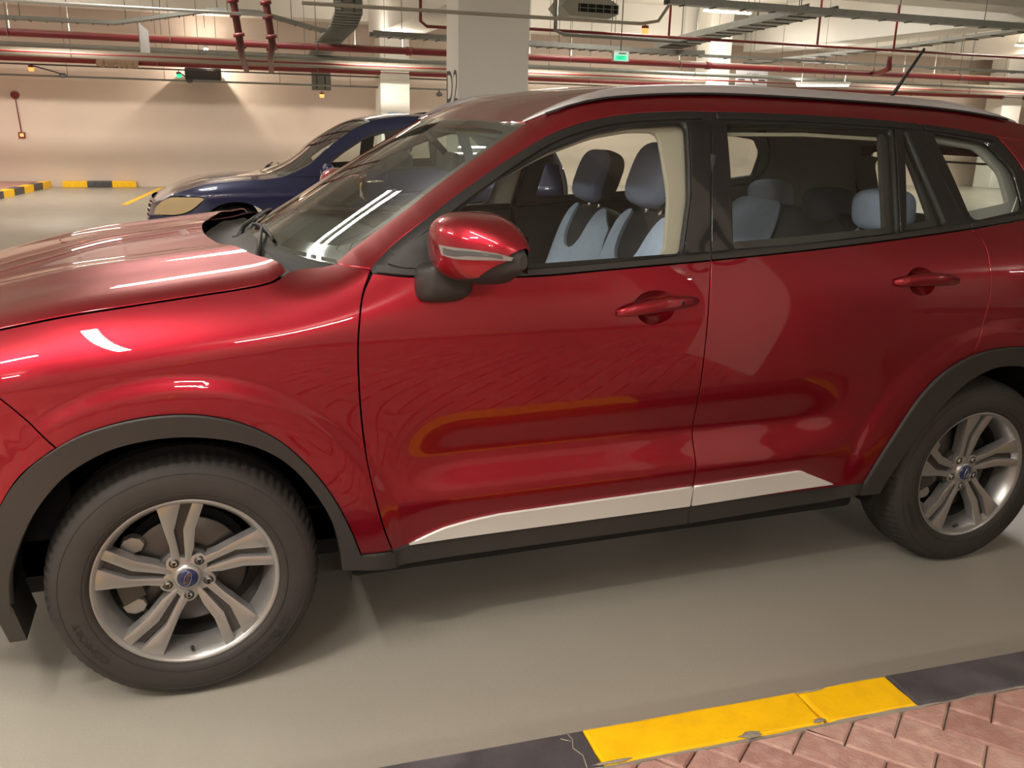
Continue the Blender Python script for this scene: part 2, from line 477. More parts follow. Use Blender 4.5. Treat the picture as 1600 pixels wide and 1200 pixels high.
walk = tag(empty('walkway', (0, -.568, 0)), kind='structure'); walk.rotation_euler.z = KA
box('bedding', -6.3, 7.2, -4.0, -.152, 0, .108, M['sand'], walk)
def brick_data():
    bm = bmesh.new(); bm_box(bm, 0, .196, 0, .096, 0, .04)
    es = [e for e in bm.edges if e.verts[0].co.z > .03 and e.verts[1].co.z > .03]
    bmesh.ops.bevel(bm, geom=es, offset=.006, segments=1, affect='EDGES')
    mes = []
    for k in range(4):
        me = bpy.data.meshes.new('brick'); bm.to_mesh(me); me.materials.append(M['brick'][k]); mes.append(me)
    bm.free(); return mes

half = bmesh.new()
ROT = math.radians(-48); cR, sR = math.cos(ROT), math.sin(ROT)
off0 = (1.489 + .02, -.785 + .568)       # a joint corner seen beside the yellow stones
def clip_brick(bx, by, ang):
    """outline of a paver in walkway space"""
    c, s = math.cos(ang), math.sin(ang)
    P = [(bx + x * c - y * s, by + x * s + y * c) for x, y in ((.002, .002), (.198, .002), (.198, .098), (.002, .098))]
    return P
def clip_poly(P, fn):
    out = []
    for i in range(len(P)):
        a, b = P[i], P[(i + 1) % len(P)]; da, db = fn(a), fn(b)
        if da >= 0: out.append(a)
        if (da >= 0) != (db >= 0):
            t = da / (da - db); out.append((a[0] + (b[0] - a[0]) * t, a[1] + (b[1] - a[1]) * t))
    return out
def brick_prism(P, z1):
    bm = bmesh.new(); vs = [bm.verts.new((x, y, .085)) for x, y in P]
    f = bm.faces.new(vs); f.normal_update()
    if f.normal.z < 0: bmesh.ops.reverse_faces(bm, faces=[f])
    r = bmesh.ops.extrude_face_region(bm, geom=[f]); nv = [g for g in r['geom'] if isinstance(g, bmesh.types.BMVert)]
    for v in nv: v.co.z = z1
    bmesh.ops.recalc_face_normals(bm, faces=bm.faces)
    es = [e for e in bm.edges if e.verts[0].co.z > z1 - .001 and e.verts[1].co.z > z1 - .001]
    bmesh.ops.bevel(bm, geom=es, offset=.005, segments=1, affect='EDGES')
    return bm
far_bm = bmesh.new(); n_brick = 0
for i in range(-75, 75):
    for j in range(-75, 75):
        for hv in (0, 1):
            # herringbone lattice: cells of (0.1,0.1) and (0.2,-0.2)
            gx, gy = .1 * i + .2 * j, .1 * i - .2 * j
            if hv == 0: bx, by, w, h = gx, gy, .2, .1
            else: bx, by, w, h = gx, gy + .1, .1, .2
            # corner in walkway space
            def tr(x, y): return (off0[0] + x * cR - y * sR, off0[1] + x * sR + y * cR)
            cx, cy = tr(bx + w / 2, by + h / 2)
            if not (-3.0 < cx < 6.0 and -3.3 < cy < -.08): continue
            P = [tr(bx + a * w + (.002 if a == 0 else -.002), by + b * h + (.002 if b == 0 else -.002)) for a, b in ((0, 0), (1, 0), (1, 1), (0, 1))]
            P = clip_poly(P, lambda q: -.141 - q[1])
            if len(P) < 3: continue
            A = abs(area2(np.array(P)))
            if A < .0006: continue
            z1 = .118 + random.uniform(-.0025, .0025)
            near = .3 < cx < 2.75 and cy > -1.02
            if near:
                o = bm_obj('brick', brick_prism(P, z1), M['brick'][random.randrange(4)], walk); n_brick += 1
            else:
                b2 = brick_prism(P, z1); k = random.randrange(4)
                for f in b2.faces: f.material_index = k
                me = bpy.data.meshes.new('tmp'); b2.to_mesh(me); b2.free(); far_bm.from_mesh(me); bpy.data.meshes.remove(me)
me = bpy.data.meshes.new('brick_field'); far_bm.to_mesh(me); far_bm.free()
for k in range(4): me.materials.append(M['brick'][k])
tag(put('brick_field', me, None, walk), kind='stuff')
half.free()
tag(box('trim_7', -6.3, 7.2, -4.75, -4.6, 0, .12, M['concrete']), kind='structure')

# far kerbs and floor paint at the back wall
wk = tag(empty('wheel_stop', (-2.42, 19.15, 0)), 'yellow, black and yellow kerb block at the foot of the far wall', 'kerb')
for k, m in enumerate(('yellow', 'black', 'yellow')):
    box('painted_block', k * .485, k * .485 + .482, 0, .22, 0, .13, M[m], wk, bev=.012)
ck = tag(empty('corner_kerb', (-2.65, 19.3, 0)), 'yellow and black kerb round a paved corner by the left wall', 'kerb')
d = Vector((-.55, -3.3, 0)) / 6
for k in range(9):
    a = d * k; b = d * (k + 1) * 1 - d * .01; nrm_ = Vector((d.y, -d.x, 0)).normalized() * .16
    q = [a, b, b + nrm_, a + nrm_]
    V = [(p.x, p.y, z) for z in (0, .13) for p in q]
    mesh('kerb_block', V, [(0, 1, 5, 4), (1, 2, 6, 5), (2, 3, 7, 6), (3, 0, 4, 7), (4, 5, 6, 7)], M['yellow'] if k % 2 == 0 else M['black'], ck)
V = [(0 - .1, 0, .12), (d.x * 9 - .1, d.y * 9, .12), (-5.2, d.y * 9, .12), (-5.2, .05, .12)]
mesh('paved_top', V, [(0, 1, 2, 3)], M['brick'][3], ck)
def stripe(x0, y0, x1, y1, w, name='bay_line', lab=None):
    a = Vector((x0, y0, 0)); b = Vector((x1, y1, 0)); s = (b - a).normalized().cross(Vector((0, 0, 1))) * w / 2
    o = mesh(name, [(p.x, p.y, z) for z in (.0005, .003) for p in (a + s, b + s, b - s, a - s)], [(0, 1, 5, 4), (1, 2, 6, 5), (2, 3, 7, 6), (3, 0, 4, 7), (4, 5, 6, 7)], M['yellow'])
    tag(o, lab, 'floor line')
stripe(-1.0, 15.0, -.45, 19.1, .11, lab='yellow bay line on the floor in front of the far wall')
stripe(-.2, -4.8, -.2, -9, .12, lab='yellow bay line behind the walkway')
stripe(2.8, -4.8, 2.8, -9, .12, lab='yellow bay line behind the walkway beside the column')

# ---------------------------------------------------------------- lamps
def batten(x, y, z, label, along='x', L=1.2, w=LAMP_W, col=LAMP_COL, group=None, up=.3):
    e = tag(empty('tube_light', (x, y, z)), label, 'lamp', group)
    if along == 'y': e.rotation_euler.z = math.pi / 2
    if along == 'd': e.rotation_euler.z = math.radians(-50)
    box('housing', -L / 2, L / 2, -.05, .05, .03, .09, M['lampwhite'], e, bev=.01)
    for s in (-.028, .028):
        tube('tube', [(-L / 2 + .03, s, .012), (L / 2 - .03, s, .012)], .015, M['tubeglow'], e, seg=8)
    for s in (-.4, .4):
        tube('hanger', [(s * L, 0, .09), (s * L, 0, ZTOP - z)], .006, M['galv'], e, seg=6)
    ld = bpy.data.lights.new('lamp_light', 'AREA'); ld.shape = 'RECTANGLE'; ld.size = L - .06; ld.size_y = .09
    ld.energy = w; ld.color = col; ld.spread = math.pi
    lo = bpy.data.objects.new('lamp_light', ld); C.objects.link(lo); lo.parent = e; lo.location = (0, 0, -.012)
    if up:      # bare tubes also light the ceiling above them
        l2 = bpy.data.lights.new('lamp_uplight', 'AREA'); l2.shape = 'RECTANGLE'; l2.size = L - .06; l2.size_y = .09; l2.energy = w * up; l2.color = col
        lu = bpy.data.objects.new('lamp_uplight', l2); C.objects.link(lu); lu.parent = e; lu.location = (0, 0, .1); lu.rotation_euler = (math.pi, 0, 0)
    return e
for y in (-1.15, -2.37):
    batten(-.70, y, 3.1, 'white tube light across the walkway above the red front wing, out of view', along='y', L=1.2, w=LAMP_W * .5, group='lights across the walkway')
batten(-2.1, -1.72, 3.12, 'white tube light in line with the walkway beside the crossing pair, out of view', along='x', L=1.2, w=LAMP_W * 1.6)
for x, k in ((-4.2, 1.2),):
    batten(x, -1.65, 3.1, 'white tube light crossing the paved walkway, out of view', along='y', L=1.2, w=LAMP_W * k, group='lights over the walkway')
for x in (-5, -.35, 4.3, 8.9, 13.5):
    for y in (4.75, 5.15):
        batten(x, y, 3.5, 'white tube light hung over the bays between the two cars, out of view', group='lights over the bays', w=LAMP_W * (.4 if x == -.35 else .45 if 4 < x < 10 else 1.2))
for x in (-5, .2, 7.0, 11.0, 16.5, 22):
    batten(x, 12.4, 4.15, 'white tube light close under the ceiling beyond the blue car, out of view', group='lights over the aisle', along='y', w=LAMP_W * 1.5)
for x in (-5, .5, 6, 11.5):
    batten(x, -6.8, 3.6, 'white tube light over the bays behind the walkway, out of view', group='lights behind the walkway', w=LAMP_W * (2.4 if x < 3 else 1.2))
batten(-4.3, 1.3, 3.3, 'unseen white tube light added ahead of the red car to brighten its cabin', along='y', w=LAMP_W * 1.8)  # added fill lamp outside the view, lifts the seats through the windscreen
batten(13.95, 15.68, 2.49, 'bright tube light glowing just above the red roof on the right', along='d', w=LAMP_W * .8)
batten(.66, 18.85, 2.86, 'small tube light behind the pipes over the dark wall box', along='y', L=.4, w=LAMP_W * .8, col=(1, .84, .68))
for x in (-6.0, -2.2, 3.9, 7.6, 11.2, 17.5, 21.5):
    batten(x, 16.6, 2.835, 'tube light hidden behind the thick red main before the far wall', group='lights before the far wall', along='x', w=LAMP_W * 1.5, col=(1, .88, .76))
batten(11.3, 15.7, 3.9, 'tube light under the ceiling above the arrow sign', along='x', w=LAMP_W * 2)
batten(20.0, 15.6, 3.6, 'warm tube light among the pipes at the far right', along='x', w=LAMP_W * 1.5, col=(1, .76, .55))

# ---------------------------------------------------------------- red car: surfaces
YC = .92; WB = 2.726; ZC = .35
_zs = [.10, .2, .27, .35, .43, .49, .53, .62, .66, .72, .78, .85, .95, 1.05, 1.13, 1.18, 1.26, 1.4, 1.52, 1.58, 1.63, 1.68, 1.74]
_hi = [-.018, -.002, .03, .09, .15, .185, .225, .29, .38]
PROF_D = natural(_zs, [.08, .05, .024, .018, .004, -.010, -.011, .019, .014, -.003, -.017, -.028, -.037, -.034] + _hi)   # scooped doors
PROF_W = natural(_zs, [.08, .05, .020, .008, .000, -.005, -.007, -.009, -.010, -.013, -.019, -.028, -.037, -.034] + _hi)   # plain wings
def PROF(x, z):
    w = sst(.50, .78, x) * (1 - sst(1.90, 2.2, x)); return PROF_D(z) * w + PROF_W(z) * (1 - w)
ZT = natural([-1.2, -.7, -.37, -.08, .23, .45, .7], [.86, .97, 1.05, 1.095, 1.135, 1.17, 1.2])
def smax(d, k=.03): return .5 * (d + np.sqrt(d * d + k * k)) - .5 * k * 0
def S(x, z):
    """outer skin of the near side: depth y at (x, z)"""
    x = np.asarray(x, float); z = np.asarray(z, float)
    y = PROF(x, z)
    y = y + .62 * np.maximum(0, -.2 - x) ** 2.2 + .30 * np.maximum(0, x - 2.7) ** 2.2
    y = y + .05 * np.maximum(0, z - 1.1) * np.maximum(0, x - 1.4)
    w = 1 - sst(.25, .70, x)
    d = np.maximum(0, z - (ZT(x) - .15)); y = y + w * 3.2 * d * d
    d = (x - .44) * -.55 + (z - 1.19) * .835
    y = y + sst(.25, .5, x) * 31 * np.maximum(0, d + .066) ** 2 * sst(1.10, 1.2, z) * (1 - sst(1.2, 1.7, x))
    for cx, k in ((0, 1.0), (WB, .55)):
        r = np.hypot(x - cx, z - ZC); y = y - k * (.011 * (1 - sst(.545, .600, r)) + .012 * (1 - sst(.50, .60, r))) * (1 - sst(.93, 1.05, z))
    return y
def near(x, z): return np.stack([x, S(x, z), z], -1)
def far(x, z): return np.stack([x, 2 * YC - S(x, z), z], -1)
SIDES = ((near, 1), (far, -1))

car = tag(empty('red_suv', (1.36, YC, 0)), 'glossy dark red five door SUV with roof rails parked beside the kerb', 'car')
INV = {}
def put(name, me, m=None, parent=None, loc=None):
    o = bpy.data.objects.new(name, me); C.objects.link(o)
    if m is not None and len(me.materials) == 0: me.materials.append(m)
    if parent is not None:
        o.parent = parent
        if parent.name in INV: o.matrix_parent_inverse = INV[parent.name]
    if loc is not None: o.location = loc
    return o
INV['red_suv'] = Matrix.Translation((1.36, YC, 0)).inverted()

hoodgap = [(-.75, .965), (-.55, 1.02), (-.372, 1.058), (-.229, 1.084), (-.084, 1.102), (.068, 1.120), (.194, 1.135), (.251, 1.144), (.285, 1.153), (.316, 1.166)]
fendtop = [(.316, 1.166), (.355, 1.170), (.404, 1.174), (.446, 1.184)]
archout = [(-.48, .36), (-.47, .45), (-.448, .55), (-.41, .635), (-.357, .711), (-.281, .772), (-.205, .812), (-.102, .837), (.001, .843), (.095, .829), (.183, .794), (.262, .739), (.335, .655), (.393, .562), (.436, .462), (.466, .372)]
archin = [(-.425, .33), (-.415, .429), (-.388, .510), (-.337, .610), (-.265, .699), (-.184, .752), (-.108, .777), (-.003, .786), (.103, .771), (.197, .737), (.274, .680), (.340, .590), (.388, .487), (.410, .375), (.412, .335)]
rarchout = [(2.228, .378), (2.272, .475), (2.335, .585), (2.404, .690), (2.484, .770), (2.580, .820), (2.687, .841), (2.805, .841), (2.91, .825), (3.0, .785), (3.08, .72), (3.15, .63), (3.20, .53), (3.23, .43), (3.24, .36)]
rarchin = [(2.30, .335), (2.315, .37), (2.348, .44), (2.416, .545), (2.500, .648), (2.590, .726), (2.68, .768), (2.76, .776), (2.86, .762), (2.96, .715), (3.04, .645), (3.11, .54), (3.15, .44), (3.165, .335)]
bumpseam = [(-.47, 1.0), (-.377, .907), (-.323, .843), (-.269, .778)]
doorseam = [(.521, 1.179), (.490, 1.115), (.474, 1.03), (.470, .956), (.472, .87), (.477, .790), (.486, .70), (.500, .600), (.520, .50), (.540, .425), (.560, .366)]
bseam_lo = [(1.542, 1.180), (1.532, 1.11), (1.527, 1.050), (1.526, .926), (1.533, .756), (1.541, .600), (1.546, .447), (1.549, .373)]
bseam_hi = [(1.542, 1.180), (1.573, 1.373), (1.625, 1.609)]
rseam_hi = [(2.448, 1.589), (2.459, 1.510), (2.510, 1.38), (2.559, 1.270), (2.567, 1.249)]
rseam_lo = [(2.567, 1.249), (2.60, 1.222), (2.619, 1.190), (2.623, 1.142), (2.626, 1.045), (2.618, .962), (2.605, .88), (2.590, .823)]
belt = [(.521, 1.172), (.654, 1.160), (.963, 1.152), (1.220, 1.163), (1.541, 1.178), (1.924, 1.200), (2.257, 1.224), (2.554, 1.249), (2.82, 1.277)]
outer = [(.522, 1.184), (.600, 1.248), (.753, 1.352), (.870, 1.424), (.970, 1.481), (1.074, 1.532), (1.195, 1.570), (1.317, 1.592), (1.443, 1.603), (1.626, 1.609), (2.029, 1.606), (2.440, 1.590), (2.727, 1.562), (2.80, 1.550)]
def seg(c, a, b):
    """piece of a polyline between two x values"""
    return [p for p in c if a - 1e-6 <= p[0] <= b + 1e-6]
glass1 = rounded([(.593, 1.205), (.744, 1.317), (.879, 1.399), (1.066, 1.489), (1.227, 1.543), (1.350, 1.565), (1.535, 1.577), (1.500, 1.360), (1.447, 1.197), (1.221, 1.180), (.964, 1.170), (.725, 1.177), (.624, 1.190)], .02, 3)
glass2 = rounded([(1.678, 1.577), (2.017, 1.578), (2.330, 1.567), (2.29, 1.40), (2.262, 1.241), (1.928, 1.221), (1.628, 1.207)], .015, 3)
glass3 = rounded([(2.372, 1.563), (2.392, 1.562), (2.425, 1.42), (2.470, 1.266), (2.290, 1.247), (2.33, 1.4)], .01, 3)
qglass = rounded([(2.500, 1.562), (2.744, 1.532), (2.835, 1.44), (2.842, 1.312), (2.585, 1.276)], .03, 4)
gutter = [(1.039, 1.566), (1.15, 1.609), (1.35, 1.643), (1.6, 1.658), (1.9, 1.659), (2.4, 1.646), (2.7, 1.628), (2.96, 1.594), (3.2, 1.552), (3.34, 1.520)]
wsedge = [(.446, 1.184), (.588, 1.279), (.740, 1.382), (.890, 1.476), (1.039, 1.566)]
dpil = [(2.80, 1.550), (2.874, 1.45), (2.885, 1.36), (2.82, 1.277)]
R_ = lambda c: c[::-1]

P_fender = loop(doorseam, [(.560, .366), (.466, .372)], R_(seg(archout, -.275, .47)), [(-.281, .772), (-.269, .778)], R_(bumpseam), [(-.47, 1.0), (-.47, 1.037)], seg(hoodgap, -.4, 1) and [(-.47, 1.037)] + seg(hoodgap, -.4, 1), fendtop, [(.446, 1.184), (.521, 1.179)])
P_pillar = loop(wsedge, gutter, [(3.34, 1.520), (3.0, 1.53)], [(3.0, 1.53), (2.80, 1.550)], R_(outer), [(.522, 1.182), (.446, 1.184)])
P_fdoor = loop([(.521, 1.170)] + doorseam[1:], [(.560, .366), (.611, .372)], [(.611, .372), (1.549, .373)], R_(bseam_lo), R_(belt[:5]))
P_rdoor = loop(bseam_lo, [(1.549, .373), (2.228, .378)], seg(rarchout, 2.22, 2.585), [(2.580, .820), (2.590, .823)], R_(rseam_lo), R_(belt[4:8]))
P_quart = loop(rseam_lo, [(2.590, .823)] + seg(rarchout, 2.6, 3.3), [(3.24, .36), (3.30, .40)], [(3.30, .40), (3.34, .80)], [(3.34, .80), (3.56, .86)], [(3.56, .86), (3.57, 1.05), (3.50, 1.25), (3.40, 1.42), (3.34, 1.520)], [(3.34, 1.520), (3.0, 1.53)], [(3.0, 1.53), (2.80, 1.550)], dpil, [(2.82, 1.277), (2.567, 1.249)])
P_bump = loop(bumpseam, [(-.269, .778), (-.281, .772)], R_(seg(archout, -.49, -.275)), [(-.48, .36), (-.48, .30)], [(-.48, .30), (-.75, .28)], [(-.75, .28), (-.78, .6), (-.76, .86)], [(-.76, .86), (-.60, .93), (-.47, 1.0)])
P_ffrm = loop(belt[:5], bseam_hi, R_([p for p in outer if p[0] < 1.63]))
P_rfrm = loop(belt[4:8], [(2.554, 1.249), (2.567, 1.249)], R_(rseam_hi), R_([p for p in outer if 1.62 < p[0] < 2.45]), R_(bseam_hi))
P_qfrm = loop([(2.567, 1.249), (2.82, 1.277)], R_(dpil), R_([p for p in outer if p[0] > 2.45]), [(2.727, 1.562), (2.448, 1.589)] if False else [(2.45, 1.589), (2.448, 1.589)], rseam_hi)
def spl(pts):
    xs, ys = zip(*pts); return natural(xs, ys)
beltf = spl(belt)
def band(x0, x1, d0, d1, n=24):
    xs = np.linspace(x0, x1, n); return np.array([(x, beltf(x) + d0) for x in xs] + [(x, beltf(x) + d1) for x in xs[::-1]])
cup1 = cr([(1.272, 1.062), (1.300, 1.090), (1.349, 1.100), (1.395, 1.088), (1.414, 1.052), (1.395, 1.015), (1.338, .999), (1.296, 1.018), (1.272, 1.062)], .012)[:-1]
cup2 = cr([(2.268, 1.108), (2.29, 1.128), (2.325, 1.136), (2.365, 1.124), (2.390, 1.092), (2.375, 1.056), (2.335, 1.043), (2.29, 1.06), (2.268, 1.108)], .012)[:-1]

def cup(name, rim, fm, o, parent):
    c = rim.mean(0); V = []; F = []; n = len(rim); rings = 6
    for k in range(rings + 1):
        t = k / rings; L = c + (rim - c) * (1 - t * .96); p = fm(L[:, 0], L[:, 1])
        p[:, 1] += o * .028 * math.sin(min(1, t * 1.35) * math.pi / 2); V += [tuple(q) for q in p]
    for k in range(rings):
        for i in range(n):
            f = (k * n + i, k * n + (i + 1) % n, (k + 1) * n + (i + 1) % n, (k + 1) * n + i); F.append(f)
    F.append(tuple(rings * n + i for i in range(n)))
    ob = mesh(name, V, F, M['paint'], parent, smooth=True); autosmooth(ob, 60); return ob

def handle(fm, o, xa, za, xb, zb, parent, lock):
    """door pull: a bar that swells in the middle and stands off the skin"""
    n = 22; V = []; F = []; seg_ = 14
    for i in range(n + 1):
        t = i / n; x = xa + (xb - xa) * t; z = za + (zb - za) * t + .010 * math.sin(math.pi * t)
        e = max(math.sin(math.pi * min(max(t, .004), .996)), .02) ** .30
        hz = .022 * e; hy = .014 * e; st = .020 * math.sin(math.pi * t) ** .6 if 0 < t < 1 else 0
        y = float(fm(np.array([x]), np.array([z]))[0, 1]) - o * (st + .004)
        for k in range(seg_):
            a = 2 * math.pi * k / seg_; V.append((x, y - o * hy * math.cos(a), z + hz * math.copysign(abs(math.sin(a)) ** .8, math.sin(a))))
    for i in range(n):
        for k in range(seg_):
            F.append((i * seg_ + k, i * seg_ + (k + 1) % seg_, (i + 1) * seg_ + (k + 1) % seg_, (i + 1) * seg_ + k))
    F.append(tuple(range(seg_))); F.append(tuple(n * seg_ + k for k in range(seg_)))
    ob = mesh('door_handle', V, F, M['paint'], parent, smooth=True); autosmooth(ob, 80)
    if lock:
        x = xa + (xb - xa) * .74; z = za + (zb - za) * .74 + .008
        y = float(fm(np.array([x]), np.array([z]))[0, 1]) - o * .033
        tube('key_cover', [(x, y + o * .01, z), (x, y - o * .001, z)], .006, M['gloss'], parent, seg=12)

def shift(fm, o, d):
    """the same surface moved inwards by d"""
    def g(x, z):
        p = fm(x, z).copy(); p[..., 1] += o * d; return p
    return g

for fm, o in SIDES:
    G = .0027
    panel('front_fender', P_fender, [], fm, M['paint'], car, .014, .006, o, G)
    panel('roof_side', P_pillar, [], fm, M['paint'], car, .03, .02, o, .0012)
    fd = panel('front_door', P_fdoor, [cup1], fm, M['paint'], car, .018, .006, o, G)
    rd = panel('rear_door', P_rdoor, [cup2], fm, M['paint'], car, .014, .006, o, G)
    panel('rear_quarter', P_quart, [], fm, M['paint'], car, .02, .006, o, G)
    panel('bumper_side', P_bump, [], fm, M['paint'], car, .035, .006, o, G)
    cup('handle_cup', cup1, fm, o, fd); cup('handle_cup', cup2, fm, o, rd)
    handle(fm, o, 1.219, 1.040, 1.490, 1.064, fd, True); handle(fm, o, 2.215, 1.092, 2.485, 1.088, rd, False)
    # window frames, glass, belt mouldings
    panel('window_frame', P_ffrm, [inset(glass1, -.002)], shift(fm, o, .004), M['rubber'], fd, .04, .03, o, .0015)
    panel('window_frame', P_rfrm, [inset(glass2, -.002), inset(glass3, -.002)], shift(fm, o, .004), M['rubber'], rd, .04, .03, o, .0015)
    panel('quarter_frame', P_qfrm, [inset(qglass, -.002)], shift(fm, o, .004), M['gloss'], car, .04, .02, o, .0015)
    panel('window_glass', glass1, [], shift(fm, o, .012), M['glass'], fd, .02, 0, o)
    panel('window_glass', glass2, [], shift(fm, o, .012), M['glassr'], rd, .025, 0, o)
    panel('fixed_glass', glass3, [], shift(fm, o, .010), M['glassr'], rd, .025, 0, o)
    panel('quarter_glass', qglass, [], shift(fm, o, .010), M['glassr'], car, .05, 0, o)
    # outer frame moulding along the top, a narrow raised lip
    om = np.array(cr(outer, .03)); oi = inset(np.array(list(om) + [(2.8, 1.2), (.6, 1.1)]), .016)
    up_ = [p for p in om]
    def lip(x0, x1, d0, d1, name, par, mm, offs):
        a = np.array([p for p in om if x0 <= p[0] <= x1]); t = np.gradient(a, axis=0); t /= np.linalg.norm(t, axis=1)[:, None]
        nn = np.stack([t[:, 1], -t[:, 0]], 1)
        L = np.vstack([a + nn * d0, (a + nn * d1)[::-1]]); panel(name, L, [], fm, mm, par, .03, .012, o, 0, offs)
    lip(.56, 1.618, .003, .022, 'frame_moulding', fd, M['rubber'], .004)
    lip(1.632, 2.44, .003, .020, 'frame_moulding', rd, M['rubber'], .004)
    lip(2.455, 2.79, .003, .018, 'quarter_moulding', car, M['rubber'], .004)
    panel('belt_moulding', band(.535, 1.538, .002, .017), [], fm, M['trim'], fd, .04, .012, o, 0, .007)
    panel('belt_moulding', band(1.546, 2.56, .002, .016), [], fm, M['trim'], rd, .04, .012, o, 0, .007)
    panel('belt_moulding', band(2.572, 2.815, .002, .016), [], fm, M['trim'], car, .04, .012, o, 0, .006)
    panel('pillar_cover', poly([(1.453, 1.20), (1.505, 1.36), (1.541, 1.575), (1.613, 1.58), (1.568, 1.375), (1.539, 1.203)]), [], fm, M['gloss'], fd, .03, .008, o, 0, .0025)
    panel('pillar_cover', poly([(1.548, 1.203), (1.577, 1.373), (1.622, 1.58), (1.672, 1.577), (1.640, 1.37), (1.620, 1.208)]), [], fm, M['gloss'], rd, .03, .008, o, 0, .0025)
    panel('window_divider', poly([(2.268, 1.245), (2.296, 1.40), (2.336, 1.568), (2.366, 1.565), (2.326, 1.40), (2.288, 1.248)]), [], fm, M['gloss'], rd, .03, .008, o, 0, .004)
    panel('mirror_sail', rounded([(.56, 1.196), (.70, 1.288), (.705, 1.18), (.60, 1.184)], .01, 3), [], fm, M['trim'], fd, .03, .01, o, 0, .005)
    # lower cladding and bright sill strips
    panel('lower_cladding', poly([(.572, .309), (.563, .366), (.611, .372), (1.546, .373), (1.549, .306)]), [], fm, M['trim'], fd, .03, .03, o, .001, .004)
    panel('lower_cladding', poly([(1.553, .306), (1.551, .373), (2.228, .380), (2.212, .335), (2.10, .320)]), [], fm, M['trim'], rd, .03, .03, o, .001, .004)
    panel('sill_trim', loop([(.611, .374), (.665, .395), (.717, .413)], [(.717, .413), (.80, .428), (.886, .437)], [(.886, .437), (1.543, .448)], [(1.543, .448), (1.546, .375)], [(1.546, .375), (.611, .374)]), [], fm, M['silver'], fd, .03, .012, o, 0, .010)
    panel('sill_trim', loop([(1.551, .448), (1.925, .457)], [(1.925, .457), (1.96, .455), (1.991, .440)], [(1.991, .440), (2.105, .389)], [(2.105, .389), (1.554, .375)], [(1.554, .375), (1.551, .448)]), [], fm, M['silver'], rd, .03, .012, o, 0, .010)
    panel('arch_cladding', loop(archout, [(.466, .372), (.56, .364)], [(.56, .364), (.569, .311)], [(.569, .311), (.414, .335)], R_(archin), [(-.425, .33), (-.48, .36)]), [], fm, M['trim'], car, .03, .03, o, .001, .012)
    panel('arch_cladding', loop(rarchout, [(3.24, .36), (3.165, .335)], R_(rarchin), [(2.30, .335), (2.215, .337)], [(2.215, .337), (2.228, .378)]), [], fm, M['trim'], car, .03, .03, o, .001, .012)
    # dark inner shell behind the gaps, with the wheel openings left free
    P_in = loop([(.45, 1.16), (2.55, 1.235)], [(2.55, 1.235), (3.45, 1.2)], [(3.45, 1.2), (3.45, .45)], [(3.45, .45), (3.2, .36)], R_(rarchin), [(2.30, .335), (.412, .335)], R_(archin), [(-.425, .33), (-.70, .33)], [(-.70, .33), (-.70, .93)], [(-.70, .93), (-.4, 1.02), (.3, 1.13), (.45, 1.16)])
    panel('inner_shell', P_in, [], shift(fm, o, .036), M['cavity'], car, .08, 0, o)
    panel('roof_frame', inset(P_pillar, .008), [], shift(fm, o, .03), M['headliner'], car, .06, 0, o)
    # interior trim: door card below the glass and light surround about each window
    panel('door_card', loop([(.55, 1.15), (1.0, 1.145), (1.53, 1.17)], [(1.53, 1.17), (1.53, .45)], [(1.53, .45), (.6, .45)], [(.6, .45), (.55, 1.15)]), [], shift(fm, o, .075), M['dash'], car, .08, .02, o)
    panel('door_card', loop([(1.56, 1.175), (2.5, 1.235)], [(2.5, 1.235), (2.5, .85)], [(2.5, .85), (2.2, .45)], [(2.2, .45), (1.56, .45)], [(1.56, .45), (1.56, 1.175)]), [], shift(fm, o, .075), M['dash'], car, .08, .02, o)
    sf = shift(fm, o, .05)
    w1 = rounded([(.60, 1.20), (.76, 1.316), (.90, 1.400), (1.075, 1.478), (1.23, 1.528), (1.35, 1.548), (1.455, 1.548), (1.455, 1.36), (1.415, 1.19), (1.22, 1.178), (.97, 1.168), (.73, 1.175)], .03, 5)
    w2 = inset(glass2, .014); w2_ = rounded([(1.70, 1.545), (2.02, 1.546), (2.30, 1.538), (2.275, 1.40), (2.26, 1.24), (1.93, 1.22), (1.655, 1.207)], .03, 5)
    panel('window_surround', inset(P_ffrm, .012), [w1], sf, M['headliner'], car, .05, .02, o)
    panel('window_surround', inset(P_rfrm, .012), [w2, rounded([(2.375, 1.54), (2.40, 1.52), (2.452, 1.275), (2.31, 1.258)], .02, 3)], sf, M['trimdark'], car, .05, .02, o)
    panel('head_lining_edge', poly([(1.70, 1.536), (2.0, 1.540), (2.30, 1.530), (2.30, 1.540), (2.0, 1.550), (1.70, 1.546)]), [], shift(fm, o, .058), M['headliner'], car, .05, .004, o)
    panel('quarter_surround', inset(P_qfrm, .012), [inset(qglass, .02)], sf, M['trimgrey'], car, .05, .02, o)
    panel('rear_trim', inset(P_quart, -.006), [], shift(fm, o, .052), M['trimgrey'], car, .08, 0, o)
    # front lamp and rear lamp, past the edges of the photograph
    panel('headlight', rounded([(-.76, .868), (-.60, .935), (-.475, 1.005), (-.475, 1.03), (-.60, 1.0), (-.76, .955)], .01, 3), [], fm, M['lens'], car, .03, .01, o, .002)

    # wheel wells
    for cx in (0, WB):
        V = []; F = []; n = 28
        for i in range(n + 1):
            a = math.pi * (-.05 + 1.10 * i / n)
            for yy in (.0, .30):
                y = yy if o > 0 else 2 * YC - yy
                V.append((cx + .445 * math.cos(a), y, ZC + .445 * math.sin(a)))
        for i in range(n): F.append((2 * i, 2 * i + 1, 2 * i + 3, 2 * i + 2))
        F.append(tuple(2 * i + 1 for i in range(n + 1)))
        mesh('wheel_liner', V, F, M['cavity'], car)

